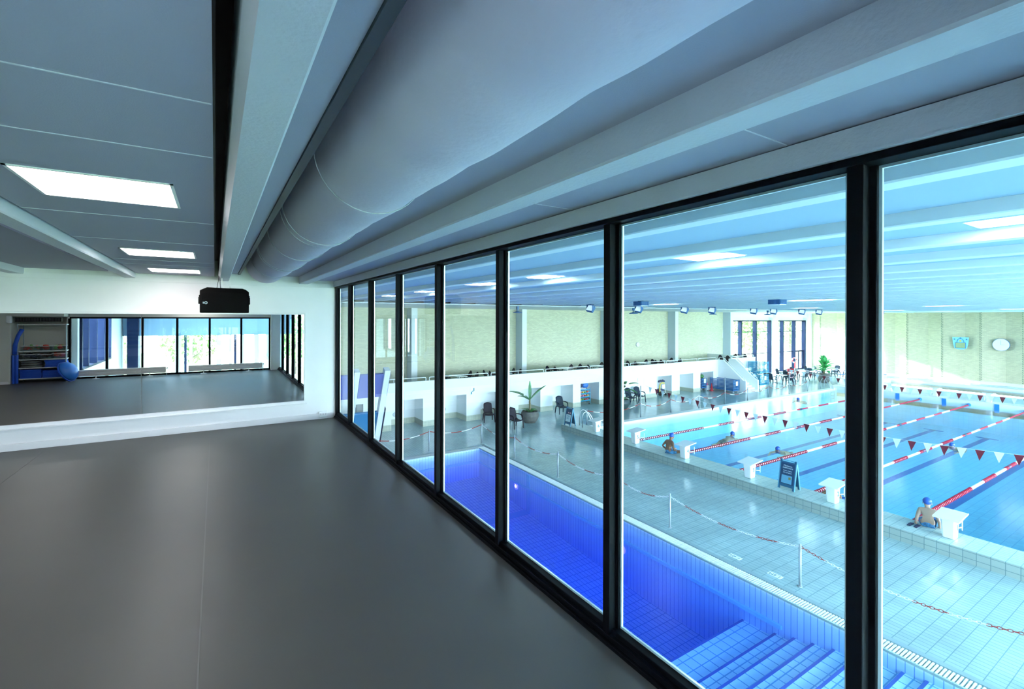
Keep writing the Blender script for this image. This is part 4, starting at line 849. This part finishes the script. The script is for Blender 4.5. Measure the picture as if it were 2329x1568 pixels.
# blue cage trolleys
def trolley(name, lx, ly, h, loc, lab, m, sheet=None, mid=0, grp='blue cage trolleys', rows=8, z0=.22):
    t = thing(name, lab, 'trolley', loc, group=grp)
    for sx, sy, a, b in ((0, -1, lx, 0), (0, 1, lx, 0), (-1, 0, 0, ly), (1, 0, 0, ly)):
        m_ = MB()
        for k in range(rows):
            z = z0 + (h - z0) * k / (rows - .4)
            hgt = (h - z0) / rows * .52
            if sy: m_.box(-lx / 2, lx / 2, sy * ly / 2 - .012, sy * ly / 2 + .012, z, z + hgt)
            else: m_.box(sx * lx / 2 - .012, sx * lx / 2 + .012, -ly / 2, ly / 2, z, z + hgt)
        m_.build('slatted_side', m, t)
    for sx in (-1, 1):
        for sy in (-1, 1):
            MB().box(sx * lx / 2 - .02, sx * lx / 2 + .02, sy * ly / 2 - .02, sy * ly / 2 + .02, z0 - .04, h + .02).build('corner_post', m, t)
            MB().lathe([(.055, -.018), (.06, 0), (.055, .018)], (sx * (lx / 2 - .08), sy * (ly / 2 - .08), .06), 12, 0, Matrix.Rotation(pi/2, 4, 'X')).box(sx * (lx / 2 - .08) - .02, sx * (lx / 2 - .08) + .02, sy * (ly / 2 - .08) - .02, sy * (ly / 2 - .08) + .02, .06, z0 - .02).build('caster', 'steel_matt', t)
    for k in range(mid): MB().box(-lx / 2 - .016, -lx / 2 + .016, -ly / 2 + ly * (k + 1) / (mid + 1) - .02, -ly / 2 + ly * (k + 1) / (mid + 1) + .02, z0, h).build('side_brace', m, t)
    MB().box(-lx / 2, lx / 2, -ly / 2, ly / 2, z0 - .04, z0).build('trolley_base', m, t)
    if sheet: MB().box(sheet[0] - .13, sheet[0] + .13, -ly / 2 - .02, -ly / 2 - .013, sheet[1] - .17, sheet[1] + .17).build('label_sheet', 'paper_white', t)
    return t
trolley('cage_trolley', .75, 2.0, 1.0, (34.0, 22.72, D), 'long blue slatted cage trolley parked beside the stair wall', 'crate_blue', (.05, .72), 2)
trolley('cage_trolley', .55, .55, .95, (33.05, 24.15, D), 'small blue slatted trolley in the recess before the stairs', 'crate_blue', (.1, .75), 0, rows=6)
trolley('cage_trolley', 1.25, 1.0, 1.05, (39.0, 22.9, D), 'lower one of two stacked light blue cages right of the stairs', 'crate_light', (.15, .75), 0)
tt = trolley('cage_trolley', 1.25, 1.0, 1.0, (39.0, 22.9, D + 1.09), 'upper one of two stacked light blue cages right of the stairs', 'crate_light', (.15, .6), 0, z0=.14)
sk_ = thing('swim_bag', 'dark green mesh bag lying on the small blue trolley', 'bag', (33.0, 24.1, D + .98)); MB().ball((0, 0, .13), .2, (1.1, 1, .8), 12, 8).build('bag_body', 'leaf_green', sk_, smooth=True); MB().tube([(-.1, 0, .26), (0, 0, .38), (.1, 0, .26)], .012, 6).build('bag_strap', 'rail_dark', sk_)
sk_ = thing('hoop', 'white plastic hoop standing behind the small blue trolley', 'hoop', (33.4, 24.6, D + .72)); MB().tube([(.36 * cos(a), 0, .36 * sin(a)) for a in [2 * pi * i / 24 for i in range(24)]], .015, 6, closed=True).build('hoop_ring', 'plastic_white', sk_)
sk_ = thing('spray_can', 'white canister standing right of the small blue trolley', 'canister', (33.75, 23.9, D)); MB().lathe([(.07, 0), (.075, .22), (.04, .3), (.02, .36)], n=12).build('canister_body', 'plastic_white', sk_)
sk_ = thing('bucket', 'white and pink bucket beside the small blue trolley', 'bucket', (33.5, 23.95, D)); MB().lathe([(.12, 0), (.15, .38), (.13, .38)], n=14).build('bucket_body', 'plastic_white', sk_); MB().lathe([(.08, .38), (.09, .52), (.03, .58)], n=10).build('bucket_lid', 'pink_stuff', sk_)
sk_ = thing('traffic_cone', 'dull red cone beside the long blue trolley', 'cone', (33.35, 23.75 - .35, D)); MB().box(-.14, .14, -.14, .14, 0, .03).lathe([(.10, .03), (.025, .6), (.01, .6)], n=14).build('cone_body', 'towel_red', sk_)
# ball rack
rk = thing('toy_rack', 'light blue shelf rack full of pool toys inside the open recess', 'rack', (20.72, 24.2, D))
for z in (.22, .46, .70, .94): MB().box(-.5, .5, -.2, .2, z, z + .03).box(-.5, .5, -.2, -.18, z, z + .10).build('rack_shelf', 'crate_light', rk)
for x in (-.5, .5):
    for y in (-.18, .18): MB().box(x - .02, x + .02, y - .02, y + .02, .08, 1.1).build('rack_post', 'crate_light', rk)
for sx in (-.45, .45): MB().lathe([(.045, -.015), (.045, .015)], (sx, -.15, .05), 10, 0, RX).build('caster', 'rail_dark', rk)
tc = ['red_stuff', 'yellow_stuff', 'green_stuff', 'red_stuff', 'pink_stuff']; cn = ['red', 'yellow', 'green', 'orange-red', 'pink']
for r_ in range(3):
    for k in range(5):
        j = (r_ * 2 + k) % 5
        o = MB().ball((0, 0, 0), .075, (1.1, 1, .9), 10, 7).build('toy_ball', tc[j], smooth=True); o.location = (20.32 + k * .2, 24.17, D + .22 + .24 * r_ + .10)
        tag(o, '%s toy ball on the %s shelf of the pool toy rack, %s from the left' % (cn[j], ('lowest', 'second', 'third')[r_], ORD[k]), 'ball', 'toy balls on the rack')
bg = thing('gear_bag', 'big blue net bag on top of the toy rack', 'bag', (20.95, 24.25, D + 1.1)); MB().ball((0, 0, .17), .22, (1.3, .9, .9), 12, 8).build('bag_body', 'bosu_blue', bg, smooth=True); MB().ball((-.42, 0, .2), .2, (1, .9, 1.0), 12, 8).build('bag_end', 'navy_stuff', bg, smooth=True)
# cleaning cart
ct = thing('pool_cleaner_cart', 'cleaning cart with yellow hose and dark top in a gallery recess', 'cart', (28.15, 24.1, D))
MB().tube([(-.2, -.2, .12), (-.2, -.2, .95), (.25, -.2, .95), (.42, -.2, .1)], .018, 6).tube([(-.2, .2, .12), (-.2, .2, .95), (.25, .2, .95), (.42, .2, .1)], .018, 6).box(-.25, .45, -.22, .22, .10, .14).build('cart_frame', 'plastic_white', ct)
MB().lathe([(.16, -.03), (.17, 0), (.16, .03)], (-.22, -.22, .17), 18, 0, RX).lathe([(.08, -.03), (.08, .03)], (.36, -.22, .08), 12, 0, RX).build('wheel', 'black_plastic', ct)
MB().box(-.15, .22, -.2, .18, .16, .48).build('cleaner_body', 'navy_stuff', ct, bevel=.04)
MB().tube([(-.28, -.22, .3), (-.28, -.22, .7), (-.2, -.24, .92), (.0, -.25, .96), (.2, -.24, .9)], .045, 8).build('yellow_hose', 'yellow_stuff', ct, smooth=True)
MB().box(-.05, .24, -.27, -.25, .52, .82).build('cart_tray', 'paper_white', ct)
for k in range(7): MB().ball((-.22 + .09 * k, -.1 + .04 * (k % 2), 1.04 + .03 * (k % 3)), .09, (1, 1, .8), 8, 6).build('cable_coil', 'navy_stuff', ct, smooth=True)
# flood lamps, spot heads and speakers under the ceiling
def flood(x, y, lab):
    f_ = thing('flood_lamp', lab, 'flood lamp', (x, y, CP - .001), group='flood lamps under the hall ceiling'); M_ = Matrix.Translation((.05, 0, -.25)) @ Matrix.Rotation(radians(38), 4, 'Y') @ Matrix.Rotation(radians(18), 4, 'Z')
    MB().box(-.04, .04, -.05, .05, -.10, 0).box(-.01, .07, -.20, -.18, -.30, -.06).box(-.01, .07, .18, .20, -.30, -.06).box(-.01, .07, -.20, .20, -.09, -.06).build('lamp_bracket', 'lamp_blue', f_)
    MB().box(-.05, .09, -.17, .17, -.15, .15, 0, M_).build('lamp_housing', 'lamp_blue', f_, bevel=.02)
    MB().box(-.062, -.048, -.145, .145, -.13, .13, 0, M_).build('lamp_glass', 'lamp_face', f_)
for i, (x, y) in enumerate(((14.1, 16), (17.35, 16.2), (20.5, 16), (22.5, 15.8), (26.7, 16), (28.8, 16), (32.1, 16), (34.3, 16), (43.9, 16))): flood(x, y, 'blue-grey flood lamp with pale face under the hall ceiling, %s from the left' % ORD[i])
def spot(x, y, lab):
    f_ = thing('spot_head', lab, 'ceiling lamp', (x, y, CB), group='flat lamp heads under the hall ceiling')
    MB().box(-.05, .05, -.06, .06, -.16, 0).tube([(0, 0, -.14), (0, .05, -.26)], .03, 6).build('lamp_stem', 'lamp_blue', f_); MB().lathe([(.24, -.34), (.24, -.31), (.10, -.26), (.03, -.24)], n=18).build('lamp_disc', 'lamp_blue', f_)
for i, (x, y) in enumerate(((13.0, 20.2), (20.0, 19.0), (27.5, 19.2), (33.5, 19))): spot(x, y, 'flat blue lamp head on a stem under the soffit edge, %s from the left' % ORD[i])
def hbox(x, y, lab):
    f_ = thing('fan_heater', lab, 'ceiling heater', (x, y, CP - .001), group='ribbed boxes under the hall ceiling')
    m_ = MB().box(-.19, .19, -.19, .19, -.22, -.07)
    for k in range(9): m_.box(-.20, -.19, -.18 + k * .042, -.165 + k * .042, -.21, -.08).box(-.18 + k * .042, -.165 + k * .042, -.20, -.19, -.21, -.08)
    m_.build('heater_box', 'lamp_blue', f_); MB().box(-.06, .06, -.06, .06, -.08, 0).box(-.13, -.02, -.03, .03, -.075, -.04).build('heater_mount', 'black_plastic', f_); MB().box(-.17, .17, -.17, .17, -.235, -.22).build('heater_plate', 'grate_white', f_)
hbox(12.9, 11.9, 'dark ribbed box under the hall ceiling above the far brick wall'); hbox(14.9, 8.15, 'blue-grey ribbed box under the hall ceiling above the white pier')
# barrier bar in front of the shallow pool
ba = thing('barrier_rail', 'blue-topped barrier rail between big pool and shallow pool', 'barrier', (45.0, 19.45, D)); e = Vector((4.0, -2.0, -.05))
MB().tube([(0, 0, 1.02), (e.x, e.y, .92)], .035, 8).build('top_bar', 'barrier_blue', ba)
for t in (0, .5, 1): MB().tube([(e.x * t, e.y * t, 0), (e.x * t, e.y * t, 1.0 - .1 * t)], .025, 8).build('leg', 'plastic_white', ba)
# climbing wall over the near pool
cw = thing('climbing_wall', 'leaning blue climbing wall with white beams beyond the near pool', 'climbing wall', (5.0, 20.7, D))
lean = radians(26); Mc = Matrix.Rotation(lean, 4, 'X')
for k, (x0, x1) in enumerate(((-2.3, -.45), (-.25, 1.05))):
    MB().box(x0, x1, -.06, .03, .02, 2.05, 0, Mc).build('climbing_panel', 'climb_blue', cw)
    MB().box(x0 + .1, x1, -.06, .03, 2.8, 3.9, 0, Mc).build('upper_panel', 'climb_violet', cw)
for x in (-2.4, -.42, .78): MB().box(x, x + .22, -.16, .12, 0, 4.1, 0, Mc).build('white_beam', 'hall_white', cw)
MB().box(1.06, 1.09, -.1, .05, 0, 2.2, 0, Mc).build('panel_edge', 'frame_dark_blue', cw)
rh = random.Random(5)
for k in range(14):
    x = rh.choice([rh.uniform(-2.1, -.6), rh.uniform(-.1, .9)]); z = rh.uniform(.2, 1.95); r_ = rh.choice([.05, .07, .12])
    q = MB().ball((0, 0, 0), r_, (1, .5, 1), 10, 6).build('climbing_hold', ['hold_dark', 'hold_dark', 'towel_red'][k % 3] if r_ < .1 else 'hold_dark', cw, smooth=True); q.location = Mc @ Vector((x, -.08, z))
# ================================================================ PEOPLE
def body(name, verts, edges, rad, m, parent, sub=2, root=0):
    me = bpy.data.meshes.new(name); me.from_pydata(verts, edges, []); me.materials.append(MT[m]); o = bpy.data.objects.new(name, me); COL.objects.link(o); o.parent = parent
    o.modifiers.new('skin', 'SKIN'); 
    if not me.skin_vertices: 
        bpy.context.view_layer.objects.active = o
    sv = me.skin_vertices[0].data if me.skin_vertices else me.attributes.new('skin', 'FLOAT', 'POINT')
    for i, r in enumerate(rad):
        sv[i].radius = (r, r) if not isinstance(r, tuple) else r; sv[i].use_root = (i == root)
    q = o.modifiers.new('sub', 'SUBSURF'); q.levels = sub; q.render_levels = sub
    me.polygons.foreach_set('use_smooth', [True] * len(me.polygons))
    return o
def person(loc, rz, lab, J, hands, m, shorts, cap, suit='swim_blue', smat='swim_blue', head=True):
    """J: joints dict in local coords, +X is where the person faces"""
    p = thing('person', lab, 'person', loc, rz)
    V = []; E = []; Rr = []; ix = {}
    def add(n, pos, r, to=None):
        ix[n] = len(V); V.append(tuple(pos)); Rr.append(r)
        if to: E.append((ix[to], ix[n]))
    add('pelvis', J['pelvis'], (.125, .10)); add('waist', J['waist'], (.105, .085), 'pelvis'); add('chest', J['chest'], (.135, .10), 'waist'); add('neckb', J['neckb'], (.06, .055), 'chest'); add('neck', J['neck'], .052, 'neckb')
    hd = Vector(J['head']); add('headlow', hd + Vector((0, 0, -.05)), .075, 'neck'); add('head', hd + Vector((.01, 0, .03)), .095, 'headlow'); add('crown', hd + Vector((-.005, 0, .10)), .055, 'head')
    add('nose', hd + Vector((.115, 0, -.02)), .016, 'headlow')
    for s_ in (1, -1):
        S = 'L' if s_ > 0 else 'R'
        add('sh' + S, J['sh' + S], .062, 'chest'); add('ua' + S, (Vector(J['sh' + S]) + Vector(J['el' + S])) / 2, .048, 'sh' + S); add('el' + S, J['el' + S], .038, 'ua' + S); add('fa' + S, (Vector(J['el' + S]) * .6 + Vector(J['wr' + S]) * .4), .036, 'el' + S); add('wr' + S, J['wr' + S], .024, 'fa' + S)
        d = (Vector(J['wr' + S]) - Vector(J['el' + S])).normalized() if hands is None else Vector(hands[S]).normalized()
        sd = d.cross(Vector((0, 0, 1))); sd = sd.normalized() if sd.length > .1 else Vector((0, 1, 0)); pm = Vector(J['wr' + S]) + d * .05
        add('palm' + S, pm, (.036, .018), 'wr' + S)
        for f in range(4):
            b = pm + d * .035 + sd * (-.027 + .018 * f); l = (.062, .075, .070, .055)[f]
            add('f%da' % f + S, b, .009, 'palm' + S); add('f%db' % f + S, b + d * l * .55 + Vector((0, 0, -.006)), .0085, 'f%da' % f + S); add('f%dc' % f + S, b + d * l + Vector((0, 0, -.022)), .007, 'f%db' % f + S)
        add('th0' + S, pm + sd * s_ * .035 - d * .01, .011, 'palm' + S); add('th1' + S, pm + sd * s_ * .055 + d * .03, .009, 'th0' + S)
        add('hip' + S, J['hip' + S], .09, 'pelvis'); add('tm' + S, (Vector(J['hip' + S]) + Vector(J['kn' + S])) / 2, .078, 'hip' + S); add('kn' + S, J['kn' + S], .056, 'tm' + S); add('cf' + S, Vector(J['kn' + S]) * .65 + Vector(J['an' + S]) * .35, .055, 'kn' + S); add('an' + S, J['an' + S], .034, 'cf' + S)
        ft = (Vector(J['an' + S]) + Vector((.14, 0, -.05))); add('ft' + S, ft, (.038, .022), 'an' + S)
    body('body', V, E, Rr, m, p)
    ears = MB()
    for s_ in (1, -1): ears.ball((hd.x, hd.y + s_ * .088, hd.z - .01), .024, (.6, .4, 1.2), 8, 6)
    ears.build('ears', m, p, smooth=True)
    ey = MB()
    for s_ in (1, -1): ey.ball((hd.x + .088, hd.y + s_ * .034, hd.z + .02), .011, (.5, 1.2, .8), 8, 6)
    ey.build('eyes', 'black_plastic', p, smooth=True); MB().ball((hd.x + .082, hd.y, hd.z - .055), .02, (.4, 1.3, .3), 8, 6).build('mouth', 'towel_pink', p, smooth=True)
    MB().ball((hd.x - .006, hd.y, hd.z + .052), .106, (1.02, .92, .92), 16, 10).build('swim_cap' if cap != 'hair' else 'hair', 'cap_blue' if cap != 'hair' else 'soil', p, smooth=True)
    if shorts:
        k = .6; hp, kn = {}, {}
        v = [J['pelvis'], J['waist']]; e = [(0, 1)]; r = [(.155, .125), (.128, .105)]
        v[1] = tuple(Vector(J['pelvis']) * .55 + Vector(J['waist']) * .45)
        for S in 'LR':
            a = Vector(J['hip' + S]); b = a * (1 - k) + Vector(J['kn' + S]) * k; i = len(v); v += [tuple(a), tuple((a + b) / 2), tuple(b)]; e += [(0, i), (i, i + 1), (i + 1, i + 2)]; r += [.108, .103, .10]
        body('swim_shorts', v, e, r, smat, p)
    return p
person((15.45, 12.80, -3.65), radians(-8), 'swimmer in blue patterned shorts sitting on the platform beside block 4, seen from behind',
       dict(pelvis=(0, 0, .13), waist=(.01, 0, .26), chest=(.07, 0, .43), neckb=(.12, 0, .53), neck=(.14, 0, .57), head=(.20, .02, .665), shL=(.08, .17, .47), shR=(.08, -.17, .47), elL=(.0, .33, .25), elR=(.03, -.27, .22), wrL=(.10, .19, .10), wrR=(.14, -.27, .17),
            hipL=(.03, .09, .11), hipR=(.03, -.09, .11), knL=(.47, .10, .12), knR=(.40, -.36, .12), anL=(.66, .10, -.32), anR=(.68, -.38, -.24)), dict(L=(.8, -.4, -.3), R=(.9, -.1, -.2)), 'skin', True, 'cap')
person((15.80, 4.72, -3.65), radians(20), 'swimmer in blue sitting at the pool edge behind the rightmost block',
       dict(pelvis=(0, 0, .12), waist=(.01, 0, .24), chest=(.05, 0, .38), neckb=(.09, 0, .47), neck=(.1, 0, .50), head=(.13, 0, .59), shL=(.05, .15, .42), shR=(.05, -.15, .42), elL=(-.05, .22, .22), elR=(-.05, -.22, .22), wrL=(.0, .24, .04), wrR=(.0, -.24, .04),
            hipL=(.03, .08, .1), hipR=(.03, -.08, .1), knL=(.40, .10, .10), knR=(.40, -.10, .10), anL=(.46, .1, -.28), anR=(.46, -.1, -.28)), dict(L=(.9, 0, -.1), R=(.9, 0, -.1)), 'skin_pale', True, 'cap', smat='swim_blue')
def stand(x, y, rz, lab, z=-5.0, m='skin'):
    person((x, y, z), rz, lab, dict(pelvis=(0, 0, .90), waist=(0, 0, 1.05), chest=(.01, 0, 1.28), neckb=(.0, 0, 1.42), neck=(.01, 0, 1.47), head=(.03, 0, 1.58), shL=(0, .18, 1.34), shR=(0, -.18, 1.34), elL=(.16, .30, 1.22), elR=(.16, -.30, 1.22), wrL=(.36, .24, 1.24), wrR=(.36, -.24, 1.24),
            hipL=(0, .09, .86), hipR=(0, -.09, .86), knL=(.03, .10, .47), knR=(.03, -.10, .47), anL=(0, .1, .08), anR=(0, -.1, .08)), dict(L=(1, 0, 0), R=(1, 0, 0)), m, True, 'hair', smat='swim_dark')
stand(16.38, 7.22, pi, 'dark-haired swimmer resting at the pool wall behind the block by the mullion')
def swim(x, y, rz, lab, m='skin'):
    person((x, y, WL - .06), rz, lab, dict(pelvis=(0, 0, -.16), waist=(.15, 0, -.13), chest=(.38, 0, -.08), neckb=(.5, 0, -.03), neck=(.54, 0, .0), head=(.62, 0, .07), shL=(.42, .17, -.07), shR=(.42, -.17, -.07), elL=(.62, .32, -.12), elR=(.62, -.32, -.12), wrL=(.86, .22, -.14), wrR=(.86, -.22, -.14),
            hipL=(-.04, .09, -.18), hipR=(-.04, -.09, -.18), knL=(-.42, .14, -.30), knR=(-.42, -.14, -.30), anL=(-.80, .12, -.26), anR=(-.80, -.12, -.26)), dict(L=(1, -.2, 0), R=(1, .2, 0)), m, True, 'cap', smat='swim_dark')
swim(20.3, 13.55, 0, 'swimmer in the lane between the ropes of blocks 5 and 4, nearest the seated man')
swim(20.7, 10.95, pi, 'swimmer in the lane left of block 3, just above the dark red pennants')
swim(34.3, 17.0, pi, 'swimmer far away beside the left rim of the big pool')
swim(27.8, 7.3, pi, 'swimmer in the bright water right of the wide mullion')
fl = thing('flip_flops', 'pair of dark flip-flops on the platform left of the rightmost block', 'flip-flops', (15.6, 4.95, -3.65))
for s_ in (-.07, .07): MB().prism([(-.12, s_ - .035, 0), (.12, s_ - .04, 0), (.14, s_, 0), (.12, s_ + .04, 0), (-.12, s_ + .035, 0)], (0, 0, .02)).tube([(-.02, s_ - .04, .02), (.05, s_, .05), (-.02, s_ + .04, .02)], .006, 5).build('sandal', 'navy_stuff', fl)
